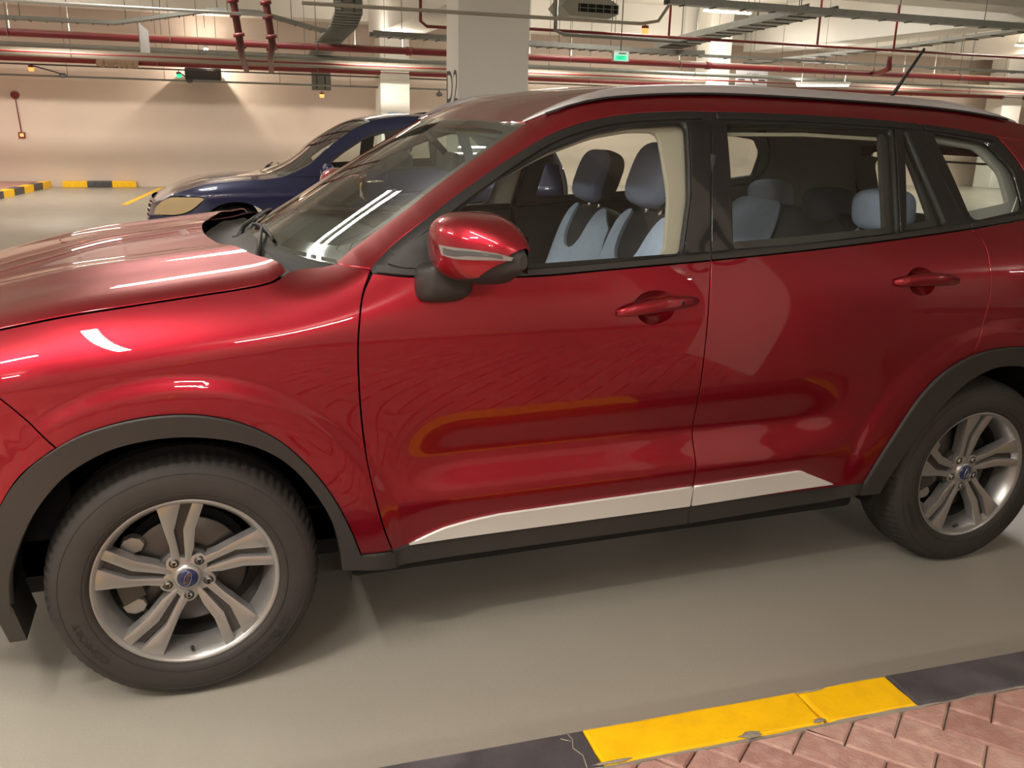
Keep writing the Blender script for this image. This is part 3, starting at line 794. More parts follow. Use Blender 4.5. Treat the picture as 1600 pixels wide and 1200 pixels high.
# mud flap ahead of the front wheel
for s in (0, 1):
    y0, y1 = (.0, .18) if s == 0 else (2 * YC - .18, 2 * YC)
    V = [(-.425, y0, .36), (-.425, y1, .36), (-.40, y1, .25), (-.40, y0, .25), (-.47, y0, .36), (-.47, y1, .36), (-.44, y1, .25), (-.44, y0, .25)]
    mesh('air_deflector', V, [(0, 1, 2, 3), (7, 6, 5, 4), (0, 3, 7, 4), (1, 5, 6, 2), (3, 2, 6, 7), (4, 5, 1, 0)], M['trim'], car)

# hood
zgap = spl([(-1.0, .86)] + hoodgap)
def yedge(x): return S(x, zgap(x) - .004) + .004
def H(x, y):
    ye = yedge(np.minimum(x, .316)); u = (y - YC) / (YC - ye); d = np.maximum(0, (1 - np.abs(u))) * (YC - ye)
    z = zgap(np.minimum(x, .30)) + np.maximum(0, x - .30) * .12
    z = z + .032 * (1 - np.exp(-d / .05)) + .036 * (1 - u * u)
    z = z + .010 * np.exp(-((np.abs(u) - .60) / .10) ** 2) * sst(-.8, -.2, x)
    return np.stack([x, y, z - .3 * np.maximum(0, -.68 - x) ** 2], -1)
xs = [p[0] for p in hoodgap]
hx = np.linspace(-.76, .316, 40)
nearE = [(x, float(yedge(x))) for x in hx]
rearE = [(.316, float(yedge(.316))), (.262, .24), (.20, .40), (.155, .55), (.125, .74), (.118, .92)]
rearF = [(a, 2 * YC - b) for a, b in rearE[::-1]]
frontE = [(-.76, 2 * YC - nearE[0][1]), (-.86, 1.5), (-.90, YC), (-.86, .34), (-.76, nearE[0][1])]
P_hood = loop(nearE, rearE, rearF, [(a, 2 * YC - b) for a, b in nearE[::-1]], frontE)
panel('hood', P_hood, [], H, M['paint'], car, .03, .004, 1, .0045)

# windscreen, its dark border, cowl and wipers
_v = np.linspace(0, 1, len(wsedge)); _w = np.array(wsedge)
we_x, we_z = natural(_v, _w[:, 0]), natural(_v, _w[:, 1])
def WS(u, v):
    xe, ze = we_x(v), we_z(v); ye = S(xe, ze) + .006
    b = .17 * (1 - v) + .05 * v
    return np.stack([xe - b * (1 - u * u), YC + u * (YC - ye), ze + (-.006 + .014 * v) * (1 - u * u) - .004], -1)
ws_out = poly([(-1, 0), (1, 0), (1, 1), (-1, 1)], .04)
ws_in = rounded([(-.955, .10), (-.5, .075), (0, .07), (.5, .075), (.955, .10), (.945, .93), (.5, .955), (0, .96), (-.5, .955), (-.945, .93)], .09, 6, .05)
wsg = panel('windscreen', ws_out, [], WS, M['wsglass'], car, .05, 0, -1)
panel('windscreen_border', ws_out, [ws_in], WS, M['gloss'], wsg, .04, 0, -1, 0, -.004)
def COWL(u, v):
    a = WS(u, np.zeros_like(u) + .02); r = np.array(rearE + rearF[1:]); t = np.interp(YC + u * .86, r[:, 1], r[:, 0])
    b = np.stack([t - .004, YC + u * .84, H(t, YC + u * .84)[..., 2] - .012 - .03 * np.sin(np.pi * .5)], -1)
    v = v[..., None] if np.ndim(v) else v
    return b + (a - b) * v - np.array([0, 0, 1]) * .03 * (4 * v * (1 - v))
panel('cowl', poly([(-.985, 0), (.985, 0), (.985, 1), (-.985, 1)], .05), [], COWL, M['trim'], car, .05, 0, -1)
def wp(u, v, h=.02):
    p = WS(np.array([u]), np.array([v]))[0]; return Vector(p) + Vector((-.5, 0, .83)) * h
for (u0, v0, u1, v1) in ((-.50, -.10, .10, .03), (.20, -.08, .75, .04)):
    piv = wp(u0, v0, -.015); el = wp(u0 + .05, v0 + .05, .012); tip = wp((u0 + u1) / 2 + .05, .045, .016)
    arm = tube('wiper_arm', [piv, el, (el + tip) / 2 + Vector((0, 0, .002)), tip], [.010, .009, .007, .005], M['rubber'], car, seg=8)
    pts = [wp(u0 + .06 + (u1 - u0) * t, .022 + .03 * math.sin(math.pi * t) ** .7, .010) for t in np.linspace(0, 1, 10)]
    tube('wiper_blade', pts, .006, M['rubber'], arm, seg=6)
    tube('pivot_cap', [piv + Vector((0, 0, -.02)), piv + Vector((-.006, 0, .014))], .013, M['trim'], arm, seg=12)
    tube('washer_hose', [piv + Vector((-.01, -.005, .01)), piv + Vector((.0, -.06, -.01)), piv + Vector((.01, -.13, -.02))], .005, M['darkgrey'], arm, seg=6)

# roof, rails, antenna
zg = spl(gutter)
def yg(x): return S(x, zg(x))
def ROOF(x, y):
    u = (y - YC) / (YC - yg(x)); u = np.clip(u, -1.2, 1.2)
    return np.stack([x, y, zg(x) + .034 * (1 - u ** 4) * sst(.9, 1.4, x) + .006 * (1 - u * u)], -1)
gx = np.linspace(1.039, 3.34, 50); ge = [(x, float(yg(x))) for x in gx]
frE = [(1.039 - .05 * (1 - u * u), YC + u * (YC - ge[0][1])) for u in np.linspace(1, -1, 15)]
reE = [(3.34 + .12 * (1 - u * u), YC + u * (YC - ge[-1][1])) for u in np.linspace(-1, 1, 15)]
panel('roof', loop(ge, reE, [(a, 2 * YC - b) for a, b in ge[::-1]], frE), [], ROOF, M['paint'], car, .05, .02, 1, .001)
HL = lambda x, y: ROOF(x, y) - np.array([0, 0, .05])
panel('headliner', inset(loop(ge, reE, [(a, 2 * YC - b) for a, b in ge[::-1]], frE), .03), [], HL, M['headliner'], car, .1, 0, 1)
for o in (1, -1):
    V = []; F = []; n = 40
    for i in range(n + 1):
        t = i / n; x = 1.03 + (2.93 - 1.03) * t
        h = .024 * min(1, (t / .16)) ** .8 * min(1, ((1 - t) / .16)) ** .8
        z0 = float(zg(x)) + .002; y = float(yg(x)) + .012
        wd = .016 * min(1, .25 + t / .1) * min(1, .25 + (1 - t) / .1)
        sec = [(-wd, 0), (-wd * 1.05, h * .55), (-wd * .7, h * .95 + .004), (0, h + .006), (wd * .7, h * .95 + .004), (wd * 1.05, h * .55), (wd, 0)]
        for a, b in sec:
            yy = y + a; V.append((x, yy if o > 0 else 2 * YC - yy, z0 + b))
    for i in range(n):
        for k in range(6): F.append((i * 7 + k, i * 7 + k + 1, (i + 1) * 7 + k + 1, (i + 1) * 7 + k))
        F.append((i * 7 + 6, i * 7, (i + 1) * 7, (i + 1) * 7 + 6))
    F.append(tuple(range(7))); F.append(tuple(n * 7 + k for k in range(7)))
    rl = mesh('roof_rail', V, F, M['rail'], car); autosmooth(rl, 40)
    yv = [(1.03 + (2.93 - 1.03) * t) for t in np.linspace(.03, .97, 30)]
    tube('rail_gasket', [(x, (float(yg(x)) - .006) if o > 0 else 2 * YC - float(yg(x)) + .006, float(zg(x)) + .003) for x in yv], .004, M['rubber'], rl, seg=6)
an = tube('antenna_base', [(2.86, YC, 1.63), (2.90, YC, 1.665), (2.93, YC, 1.685)], [.035, .022, .012], M['trim'], car, seg=12)
tube('antenna_whip', [(2.925, YC, 1.68), (3.08, YC, 1.90)], [.008, .006], M['trim'], an, seg=8)

# tailgate and front fascia (beyond the frame)
XT = natural([.3, .5, .8, 1.0, 1.2, 1.4, 1.54], [3.56, 3.64, 3.66, 3.63, 3.57, 3.47, 3.38])
def TG(y, z):
    u = (y - YC) / .8; return np.stack([XT(z) - .16 * u ** 2 - .03 * u ** 4, y, z], -1)
tg = panel('tailgate', rounded([(.20, .50), (1.64, .50), (1.64, 1.0), (1.58, 1.45), (1.50, 1.53), (.34, 1.53), (.26, 1.45), (.20, 1.0)], .03), [rounded([(.30, 1.16), (1.54, 1.16), (1.47, 1.47), (.37, 1.47)], .05)], TG, M['paint'], car, .05, .02, 1)
panel('tailgate_glass', rounded([(.30, 1.16), (1.54, 1.16), (1.47, 1.47), (.37, 1.47)], .05), [], TG, M['glassr'], tg, .06, 0, 1, 0, -.006)
panel('tailgate_trim', rounded([(.22, .52), (1.62, .52), (1.62, 1.0), (1.55, 1.45), (.29, 1.45), (.22, 1.0)], .03), [rounded([(.33, 1.18), (1.51, 1.18), (1.45, 1.44), (.39, 1.44)], .05)], TG, M['trimgrey'], tg, .06, 0, 1, 0, -.03)
panel('rear_bumper', rounded([(.17, .30), (1.67, .30), (1.67, .64), (.17, .64)], .03), [], TG, M['trim'], car, .06, .02, 1, 0, .03)
for a, b in ((.19, .62), (1.22, 1.65)):
    panel('rear_lamp', rounded([(a, .95), (b, .98), (b, 1.07), (a, 1.08)], .02), [], TG, M['tail'], car, .05, .01, 1, 0, .012)
XF = natural([.25, .5, .8, .95], [-.84, -.93, -.95, -.90])
def FF(y, z):
    u = (y - YC) / .79; return np.stack([XF(z) + .16 * u ** 2 + .03 * u ** 4, y, z], -1)
fb = panel('front_bumper', rounded([(.15, .28), (1.69, .28), (1.72, .6), (1.69, .86), (1.5, .92), (.34, .92), (.15, .86), (.12, .6)], .04), [rounded([(.40, .52), (1.44, .52), (1.50, .86), (.34, .86)], .04)], FF, M['paint'], car, .05, .02, -1)
gr = panel('grille', rounded([(.40, .52), (1.44, .52), (1.50, .86), (.34, .86)], .04), [], FF, M['cavity'], car, .06, .01, -1, 0, -.01)
for k in range(6):
    z = .55 + .055 * k; tube('grille_bar', [tuple(FF(np.array([y]), np.array([z]))[0]) for y in np.linspace(.40, 1.44, 12)], .010, M['gloss'], gr, seg=6)

# ---------------------------------------------------------------- wheels
def spoke(P, y_of_r, th, m, bev=.0035):
    """blade of a wheel: outline in (x,z), its face following the dish of the wheel"""
    P = np.array(P)
    if area2(P) < 0: P = P[::-1]
    P = poly(P, .03); bm = bmesh.new()
    vs = [bm.verts.new((x, float(y_of_r(math.hypot(x, z))), z)) for x, z in P]
    f = bm.faces.new(vs)
    r = bmesh.ops.extrude_face_region(bm, geom=[f])
    for g in r['geom']:
        if isinstance(g, bmesh.types.BMVert): g.co.y += th
    bmesh.ops.recalc_face_normals(bm, faces=bm.faces)
    top = set(vs)
    es = [e for e in bm.edges if e.verts[0] in top and e.verts[1] in top and len(e.link_faces) == 2]
    bmesh.ops.bevel(bm, geom=es, offset=bev, segments=2, profile=.6, affect='EDGES')
    bmesh.ops.triangulate(bm, faces=[f for f in bm.faces if len(f.verts) > 4])
    return bm
def rot2(P, a):
    c, s = math.cos(a), math.sin(a); return [(x * c - z * s, x * s + z * c) for x, z in P]
RR = .241
dish = lambda r: .006 + .030 * (1 - min(1, max(0, (r - .05) / .18)) ** 1.3)
BL_A = [(-.262, .945), (-.135, .975), (.005, .975), (-.10, .60), (-.055, .18), (-.155, .15), (-.165, .40)]
BL_B = [(.125, .97), (.245, .948), (.125, .60), (.095, .36), (.035, .17), (-.012, .17), (-.005, .60)]
def make_wheel(rotation, tag_txt, letters=True):
    prof = [(.241, .000), (.2445, .004), (.243, .012), (.236, .014), (.232, .006), (.226, .010), (.216, .030), (.208, .06), (.206, .14), (.222, .19), (.236, .20)]
    w = lathe('wheel', [(.236, .001), (.2405, -.002), (.2445, .003), (.243, .012)] + [(.243, .20), (.222, .19), (.206, .14), (.206, .085), (.211, .05), (.219, .024), (.2275, .009), (.231, .004), (.236, .001)], M['rim'], None, 96)
    # dark well behind the spokes
    lathe('rim_barrel', [(.205, .084), (.204, .14), (.215, .185)], M['rimdark'], w, 64)
    for g in range(5):
        a = 2 * math.pi * g / 5 + rotation
        for B in (BL_A, BL_B):
            o = bm_obj('spoke', spoke(rot2([(x * RR, z * RR) for x, z in B], a), dish, .040, None), M['rim'], w); autosmooth(o, 30)
        gap = [(.0, .93), (.13, .93), (.0, .60), (-.01, .22), (-.06, .22), (-.095, .6)]
        bm = spoke(rot2([(x * RR, z * RR) for x, z in gap], a), lambda r: dish(r) + .020, .018, None, .001)
        o = bm_obj('spoke_slot', bm, M['rimdark'], w)
    # hub: five lobes, nut wells, nuts, centre cap
    n = 60; P = []
    for k in range(n):
        a = 2 * math.pi * k / n; P.append(((.066 + .010 * math.cos(5 * (a - rotation - math.pi / 2 - .62))) * math.cos(a), (.066 + .010 * math.cos(5 * (a - rotation - math.pi / 2 - .62))) * math.sin(a)))
    o = bm_obj('hub_face', spoke(P, lambda r: .036, .045, None, .004), M['rim'], w); autosmooth(o, 40)
    lathe('hub_boss', [(.026, .0265), (.030, .0265), (.036, .031), (.040, .040)], M['rim'], w, 40)
    for k in range(5):
        a = math.pi / 2 + rotation + .62 + 2 * math.pi * k / 5; cx, cz = .0555 * math.cos(a), .0555 * math.sin(a)
        o = tube('nut_well', [(cx, .0345, cz), (cx, .050, cz)], .0135, M['rimdark'], w, seg=18)
        o = tube('wheel_nut', [(cx, .050, cz), (cx, .0320, cz), (cx, .029, cz)], [.0088, .0088, .006], M['chrome'], w, seg=6)
        autosmooth(o, 20)
        tube('nut_bore', [(cx, .0292, cz), (cx, .0285, cz)], .0042, M['cavity'], w, seg=10)
    cap = lathe('centre_cap', [(.0005, .0205), (.016, .0208), (.0255, .0225), (.0275, .026), (.0275, .034)], M['capblue'], w, 48)
    # oval badge with the script name, turned with the wheel
    ba = rotation + math.pi * .40
    E1 = [(.0205 * math.cos(t), .0200, .0088 * math.sin(t)) for t in np.linspace(0, 2 * math.pi, 40, endpoint=False)]
    c, s = math.cos(ba), math.sin(ba)
    rt = lambda p: (p[0] * c - p[2] * s, p[1], p[0] * s + p[2] * c)
    tube('badge_ring', [rt(p) for p in E1], .0008, M['chrome'], w, seg=6, closed=True)
    v, f = text_mesh('Ford', .0155)
    v = [rt((p[0] + p[1] * .25, .0199, p[1])) for p in v]
    mesh('badge_name', v, f, M['chrome'], w)
    # tyre with shoulder blocks and side writing
    TW = .235; yo = -.012
    tp = [(.2405, .010), (.2445, -.004), (.256, -.010), (.280, -.0125), (.305, -.0115), (.325, -.006), (.338, .003), (.3465, .016), (.3525, .034), (.3555, .055), (.357, .085)]
    tp = tp + [(.3575, .105), (.3575, .106)] + [(r, .211 - y) for r, y in reversed(tp)]
    def md(k, i):
        if 7 <= i <= 9 or len(tp) - 10 <= i <= len(tp) - 8: return -.0055 if k % 3 == 0 else 0
        if i == 10 or i == len(tp) - 11: return -.006
        return 0
    ty = lathe('tyre', tp, M['tyre'], w, 240, mod=md); autosmooth(ty, 50)
    for r_ in (.262, .318):
        tube('tyre_bead', [(r_ * math.cos(t), -.0118 if r_ < .3 else -.0085, r_ * math.sin(t)) for t in np.linspace(0, 2 * math.pi, 96, endpoint=False)], .0011, M['tyre'], w, seg=5, closed=True)
    if letters:
        for txt, mid, size, r0 in (('235/55 R18', math.radians(-50), .021, .288), ('GITI', math.radians(-36), .034, .290), ('COMFORT', math.radians(-152), .026, .290)):
            v, f = text_mesh(txt, size); out_ = []
            for p in v:
                a = mid - p[0] / r0 * 1.15; rr = r0 + p[1]; out_.append((rr * math.cos(a), -.0132, rr * math.sin(a)))
            mesh('tyre_writing', out_, f, M['rubber'], w)
    va = rotation - math.pi / 2 - .02
    tube('valve', [(.222 * math.cos(va), .03, .222 * math.sin(va)), (.205 * math.cos(va), .012, .205 * math.sin(va))], [.005, .0055], M['rubber'], w, seg=10)
    lathe('brake_disc', [(.05, .085), (.155, .085), (.158, .088), (.158, .105), (.155, .108), (.05, .108)], M['disc'], w, 64)
    lathe('disc_hat', [(.03, .055), (.075, .055), (.08, .06), (.08, .1)], M['rimdark'], w, 48)
    lathe('backing_plate', [(.03, .125), (.17, .125), (.172, .13)], M['cavity'], w, 48)
    # caliper hugging the disc, with two bright lugs
    P = [(.185 * math.cos(t), .185 * math.sin(t)) for t in np.linspace(math.pi * .86, math.pi * 1.14, 12)] + [(.12 * math.cos(t), .12 * math.sin(t)) for t in np.linspace(math.pi * 1.14, math.pi * .86, 12)]
    cp = bm_obj('brake_caliper', spoke(P, lambda r: .062, .06, None, .004), M['rimdark'], w); autosmooth(cp, 40)
    for t in (math.pi * .80, math.pi * 1.17):
        P = [(.165 * math.cos(t) + .028 * math.cos(q) * 1.1, .165 * math.sin(t) + .024 * math.sin(q)) for q in np.linspace(0, 2 * math.pi, 8, endpoint=False)]
        cl = bm_obj('caliper_lug', spoke(P, lambda r: .066, .03, None, .004), M['caliper'], w); autosmooth(cl, 40)
    return w
fw = make_wheel(0.0, 'front'); 
def copy_tree(o, parent):
    c = o.copy(); C.objects.link(c); c.parent = parent
    for ch in o.children:
        d = ch.copy(); C.objects.link(d); d.parent = c
    return c
def seat_wheel(w, x, y, rz, ry, p):
    w.parent = p; w.matrix_parent_inverse = INV[p.name]; w.location = (x, y, ZC); w.rotation_euler = (0, ry, rz)
spare = [fw] + [copy_tree(fw, None) for _ in range(3)]
seat_wheel(spare[0], 0, 0, 0, 0, car)
seat_wheel(spare[1], WB, 0, 0, .04, car)
seat_wheel(spare[2], 0, 2 * YC, math.pi, .3, car)
seat_wheel(spare[3], WB, 2 * YC, math.pi, .5, car)

# underbody, floor pan, axles
box('underbody', -.55, 3.5, .30, 2 * YC - .30, .22, .42, M['cavity'], car, bev=.03)
box('floor_pan', .45, 2.25, .06, 2 * YC - .06, .26, .36, M['cavity'], car, bev=.02)
for x in (0, WB): tube('axle', [(x, .13, ZC), (x, 2 * YC - .13, ZC)], .03, M['darkgrey'], car)

# ---------------------------------------------------------------- cabin
dash = panel('dashboard', rounded([(.12, 1.0), (1.72, 1.0), (1.72, 1.13), (.92, 1.165), (.12, 1.13)], .03), [], lambda y, z: np.stack([.86 - (z - 1.0) * 1.4, y, z], -1), M['dash'], car, .06, 0, 1)
def DT(x, y): return np.stack([x, y, 1.175 - .09 * ((x - .45) / .5) ** 2 - .015 * np.abs((y - YC) / .8) ** 2], -1)
panel('dash_top', loop([(.36, .14), (.30, .5), (.26, YC), (.30, 1.34), (.36, 1.70)], [(.36, 1.70), (.78, 1.70)], [(.78, 1.70), (.80, YC), (.78, .14)], [(.78, .14), (.36, .14)]), [], DT, M['dash'], car, .06, .05, 1)
box('dash_body', .60, .84, .10, 1.74, .55, 1.09, M['dash'], car, bev=.04)
box('engine_bulkhead', -.3, .55, .30, 1.54, .4, .98, M['cavity'], car)
sw = [(1.02 + .165 * math.sin(t) * .42, .50 + .185 * math.cos(t), 1.03 + .17 * math.sin(t) * .91) for t in np.linspace(0, 2 * math.pi, 40, endpoint=False)]
st = tube('steering_wheel', sw, .016, M['dash'], car, seg=10, closed=True)
box('wheel_hub', .96, 1.03, .44, .56, .97, 1.08, M['dash'], st, bev=.015)
tube('steering_spoke', [(1.02, .32, 1.03), (1.0, .44, 1.03), (1.0, .56, 1.03), (1.02, .68, 1.03)], .012, M['dash'], st)
mi = box('inner_mirror', .965, .99, .80, 1.04, 1.385, 1.455, M['dash'], car, bev=.012)
tube('mirror_stem', [(.97, YC, 1.45), (.90, YC, 1.52)], .012, M['dash'], mi)

def pillow(name, c, h, m, parent, e=.55, seg=28, rings=16, tilt=0):
    """superellipsoid cushion"""
    V = []; F = []; sg = lambda v, p: math.copysign(abs(v) ** p, v)
    for i in range(rings + 1):
        ph = -math.pi / 2 + math.pi * i / rings
        for k in range(seg):
            t = 2 * math.pi * k / seg
            p = Vector((h[0] * sg(math.cos(ph), e) * sg(math.cos(t), e), h[1] * sg(math.cos(ph), e) * sg(math.sin(t), e), h[2] * sg(math.sin(ph), e)))
            if tilt: p = Matrix.Rotation(tilt, 3, 'Y') @ p
            V.append(p + Vector(c))
    for i in range(rings):
        for k in range(seg):
            F.append((i * seg + k, i * seg + (k + 1) % seg, (i + 1) * seg + (k + 1) % seg, (i + 1) * seg + k))
    return mesh(name, V, F, m, parent, smooth=True)

def front_seat(hx, y, hz):
    """seat with a light cover: hx,hz centre of its head rest"""
    bt = math.radians(20)
    s = pillow('seat_back', (hx - .10, y, hz - .50), (.085, .25, .39), M['seat'], car, .5, tilt=bt)
    # cover over the front of the back rest with a round neck
    cx, cz = hx - .10, hz - .50
    neck = [(-.235, .30), (-.16, .375), (-.115, .365), (-.10, .30), (-.085, .23), (-.045, .185), (0, .175), (.045, .185), (.085, .23), (.10, .30), (.115, .365), (.16, .375), (.235, .30)]
    out_ = loop(neck, [(.235, .30), (.262, 0), (.255, -.36)], [(.255, -.36), (-.255, -.36)], [(-.255, -.36), (-.262, 0), (-.235, .30)], step=.03)
    def CV(a, b):
        d = -.094 - .006 * np.cos(a * 8) + .05 * (np.abs(a) / .26) ** 6 + .03 * (np.maximum(0, b) / .37) ** 6
        x = d * math.cos(bt) + b * math.sin(bt); z = -d * math.sin(bt) + b * math.cos(bt)
        return np.stack([cx + x, y + a, cz + z], -1)
    panel('seat_cover', out_, [], CV, M['cover'], s, .03, .06, -1)
    pillow('seat_cushion', (hx - .38, y, hz - .83), (.27, .25, .09), M['cover'], s, .45)
    h = pillow('head_rest', (hx + .012, y, hz), (.058, .130, .112), M['seat'], s, .62, tilt=bt)
    pillow('head_rest_cover', (hx - .022, y, hz + .002), (.050, .124, .112), M['cover3'], s, .62, tilt=bt)
    for q in (-.05, .05):
        tube('head_rest_post', [(hx - .02, y + q, hz - .17), (hx - .005, y + q, hz - .08)], .006, M['chrome'], s, seg=8)
front_seat(1.62, .50, 1.395)
front_seat(1.76, 1.30, 1.345)
# rear bench
bt = math.radians(24)
rb = pillow('rear_seat_back', (2.57, YC, .88), (.085, .70, .36), M['seat'], car, .35, tilt=bt)
pillow('rear_cushion', (2.20, YC, .58), (.28, .70, .09), M['seat'], rb, .35)
for (y0, y1) in ((.30, .66), (1.14, 1.60)):
    def CV(a, b, c=(2.57, .88)):
        d = -.094 + .02 * (np.maximum(0, b) / .37) ** 6
        x = d * math.cos(bt) + b * math.sin(bt); z = -d * math.sin(bt) + b * math.cos(bt)
        return np.stack([c[0] + x, a, c[1] + z], -1)
    panel('rear_cover', rounded([(y0, -.3), (y1, -.3), (y1, .25), (y1 - .06, .36), (y0 + .06, .36), (y0, .25)], .05), [], CV, M['cover'], rb, .05, .05, -1)
for y, x, z, m in ((.44, 2.55, 1.275, 'cover'), (YC, 2.68, 1.245, 'cover2'), (1.42, 2.735, 1.245, 'cover')):
    h = pillow('rear_head_rest', (x, y, z), (.075, .125, .078), M[m], rb, .6, tilt=math.radians(-6))
    pillow('head_rest_base', (x + .02, y, z - .055), (.06, .11, .045), M['seat'], rb, .6, tilt=math.radians(-6))
box('parcel_shelf', 2.85, 3.45, .30, 1.54, 1.02, 1.05, M['dash'], car, bev=.01)
box('boot_floor', 2.3, 3.45, .30, 1.54, .45, .60, M['cavity'], car)
# seat belt hanging on the near pillar
tube('seat_belt', [(1.60, .13, 1.48), (1.575, .10, 1.3), (1.56, .08, 1.0)], .012, M['seat'], car, seg=6)

# ---------------------------------------------------------------- wing mirrors
sec_y = [-.030, -.05, -.09, -.14, -.19, -.235, -.262, -.276, -.284]
x_f = [.668, .660, .656, .662, .685, .725, .765, .797, .828]
x_b = [.80, .815, .832, .845, .853, .857, .857, .854, .848]
z_b = [1.190, 1.180, 1.172, 1.167, 1.168, 1.176, 1.189, 1.203, 1.220]
z_t = [1.315, 1.328, 1.337, 1.338, 1.330, 1.312, 1.293, 1.275, 1.252]
f_xf, f_xb, f_zb, f_zt = (natural([-v for v in sec_y], q) for q in (x_f, x_b, z_b, z_t))
def mirror_pt(v, th):
    """v outward distance, th angle about the outward axis (0 = forward, 90 = up)"""
    a, b, c, d = f_xf(v), f_xb(v), f_zb(v), f_zt(v)
    cx, cz = a + (b - a) * .62, (c + d) / 2
    ct, sn = np.cos(th), np.sin(th)
    sx = np.where(ct > 0, cx - a, b - cx)
    return np.stack([cx - np.sign(ct) * np.abs(ct) ** .6 * sx, -v, cz + np.sign(sn) * np.abs(sn) ** .66 * (d - c) / 2], -1)
for o in (1, -1):
    fl = (lambda p: p) if o > 0 else (lambda p: np.stack([p[..., 0], 2 * YC - p[..., 1], p[..., 2]], -1))
    mp = lambda v, th: fl(mirror_pt(v, th))
    D = math.radians
    body = panel('mirror_body', poly([(.03, D(-180)), (.284, D(-180)), (.284, D(180)), (.03, D(180))], .06), [], lambda v, th: fl(mirror_pt(v, th)), M['trim'], car, .07, 0, o)
    # painted cap over the front and top, lower edge rising to the outer end
    capP = loop([(.032, D(-42)), (.12, D(-43)), (.20, D(-42)), (.238, D(-37))], [(.238, D(-37)), (.258, D(-16)), (.276, D(0))], [(.276, D(0)), (.280, D(60)), (.276, D(150))], [(.276, D(150)), (.262, D(168))], [(.262, D(168)), (.15, D(172)), (.034, D(170))], [(.034, D(170)), (.032, D(60)), (.032, D(-42))], step=.05)
    panel('mirror_cap', capP, [], mp, M['paint'], body, .035, .004, o, 0, .004)
    panel('indicator', loop([(.160, D(-2)), (.20, D(-3)), (.279, D(1))], [(.279, D(1)), (.280, D(13))], [(.280, D(13)), (.20, D(5)), (.150, D(3.5))], [(.150, D(3.5)), (.160, D(-2))], step=.03), [], mp, M['indlens'], body, .03, .004, o, 0, .0065)
    panel('indicator_inner', loop([(.168, D(-.6)), (.20, D(-.8)), (.272, D(4))], [(.272, D(4)), (.272, D(9))], [(.272, D(9)), (.20, D(2.5)), (.168, D(1.8))], [(.168, D(1.8)), (.168, D(-.6))], step=.03), [], mp, M['darkgrey'], body, .03, .003, o, 0, .0085)
    # glass facing back and closed ends
    V = [tuple(p) for p in fl(mirror_pt(np.full(40, .284), np.linspace(-math.pi, math.pi, 40, endpoint=False)))]
    V2 = [tuple(p) for p in fl(mirror_pt(np.full(40, .03), np.linspace(-math.pi, math.pi, 40, endpoint=False)))]
    mesh('mirror_end', V, [tuple(range(40))], M['trim'], body); mesh('mirror_inner_end', V2, [tuple(range(40))], M['trim'], body)
    # foot: from the door skin up into the body
    V = []; F = []
    for (yy, xx, zz, rx, rz) in ((.02, .700, 1.148, .066, .052), (-.02, .695, 1.146, .066, .052), (-.06, .698, 1.150, .064, .050), (-.09, .708, 1.162, .060, .046), (-.10, .712, 1.175, .050, .036)):
        for k in range(20):
            a = 2 * math.pi * k / 20; q = (xx + rx * math.copysign(abs(math.cos(a)) ** .5, math.cos(a)), yy, zz + rz * math.copysign(abs(math.sin(a)) ** .5, math.sin(a)))
            V.append(q if o > 0 else (q[0], 2 * YC - q[1], q[2]))
    for i in range(4):
        for k in range(20): F.append((i * 20 + k, i * 20 + (k + 1) % 20, (i + 1) * 20 + (k + 1) % 20, (i + 1) * 20 + k))
    F.append(tuple(80 + k for k in range(20)))
    ft = mesh('mirror_foot', V, F, M['trim'], body, smooth=True); autosmooth(ft, 50)
    mg = fl(np.array([(.862, -.06, 1.19), (.862, -.25, 1.20), (.862, -.25, 1.29), (.862, -.06, 1.32)]))
    mesh('mirror_glass', [tuple(p) for p in mg], [(0, 1, 2, 3)], M['chrome'], body)

# ---------------------------------------------------------------- blue car beyond
YB = 7.95
PB = natural([.2, .3, .45, .7, .85, .93, 1.0, 1.2, 1.45, 1.55, 1.62], [.06, .02, -.01, -.03, -.02, .015, .045, .12, .235, .30, .38])
def SB(x, z):
    x = np.asarray(x, float); z = np.asarray(z, float)
    return 7.07 + PB(z) + .62 * np.maximum(0, .33 - x) ** 2.1 + .3 * np.maximum(0, x - 3.1) ** 2.2 + .9 * np.maximum(0, z - (.70 + .28 * np.clip(x, -.3, .9))) ** 2 * (1 - sst(.8, 1.3, x))
bnear = lambda x, z: np.stack([x, SB(x, z), z], -1)
bfar = lambda x, z: np.stack([x, 2 * YB - SB(x, z), z], -1)
blue = tag(empty('blue_car', (1.9, YB, 0)), 'dark blue SUV with hazy yellowed headlight parked beyond the red car', 'car')
INV['blue_car'] = Matrix.Translation((1.9, YB, 0)).inverted()
b_hl = [(-.253, .605), (-.232, .678), (-.165, .745), (-.088, .780), (.05, .788), (.218, .780), (.178, .723), (.078, .650), (-.043, .612)]
b_hood = [(-.165, .748), (-.087, .793), (.05, .848), (.239, .902), (.42, .926), (.602, .943), (.835, .957), (.973, .975)]
b_ws = [(.973, .975), (1.106, 1.026), (1.288, 1.122), (1.487, 1.284), (1.745, 1.452), (1.924, 1.530)]
b_gut = [(1.924, 1.530), (2.164, 1.576), (2.634, 1.589), (3.2, 1.575), (3.7, 1.50), (3.95, 1.42)]
b_low = [(1.36, .985), (1.46, 1.125), (1.612, 1.232), (1.831, 1.368), (2.071, 1.446), (2.5, 1.475), (3.0, 1.462), (3.5, 1.39), (3.8, 1.30)]
b_belt = [(1.36, .985), (1.55, 1.022), (2.06, 1.05), (2.8, 1.085), (3.8, 1.14)]
WXB = (.52, 3.16)
def arc(cx, r, a0, a1, n=16): return [(cx + r * math.cos(t), .34 + r * math.sin(t)) for t in np.linspace(a0, a1, n)]
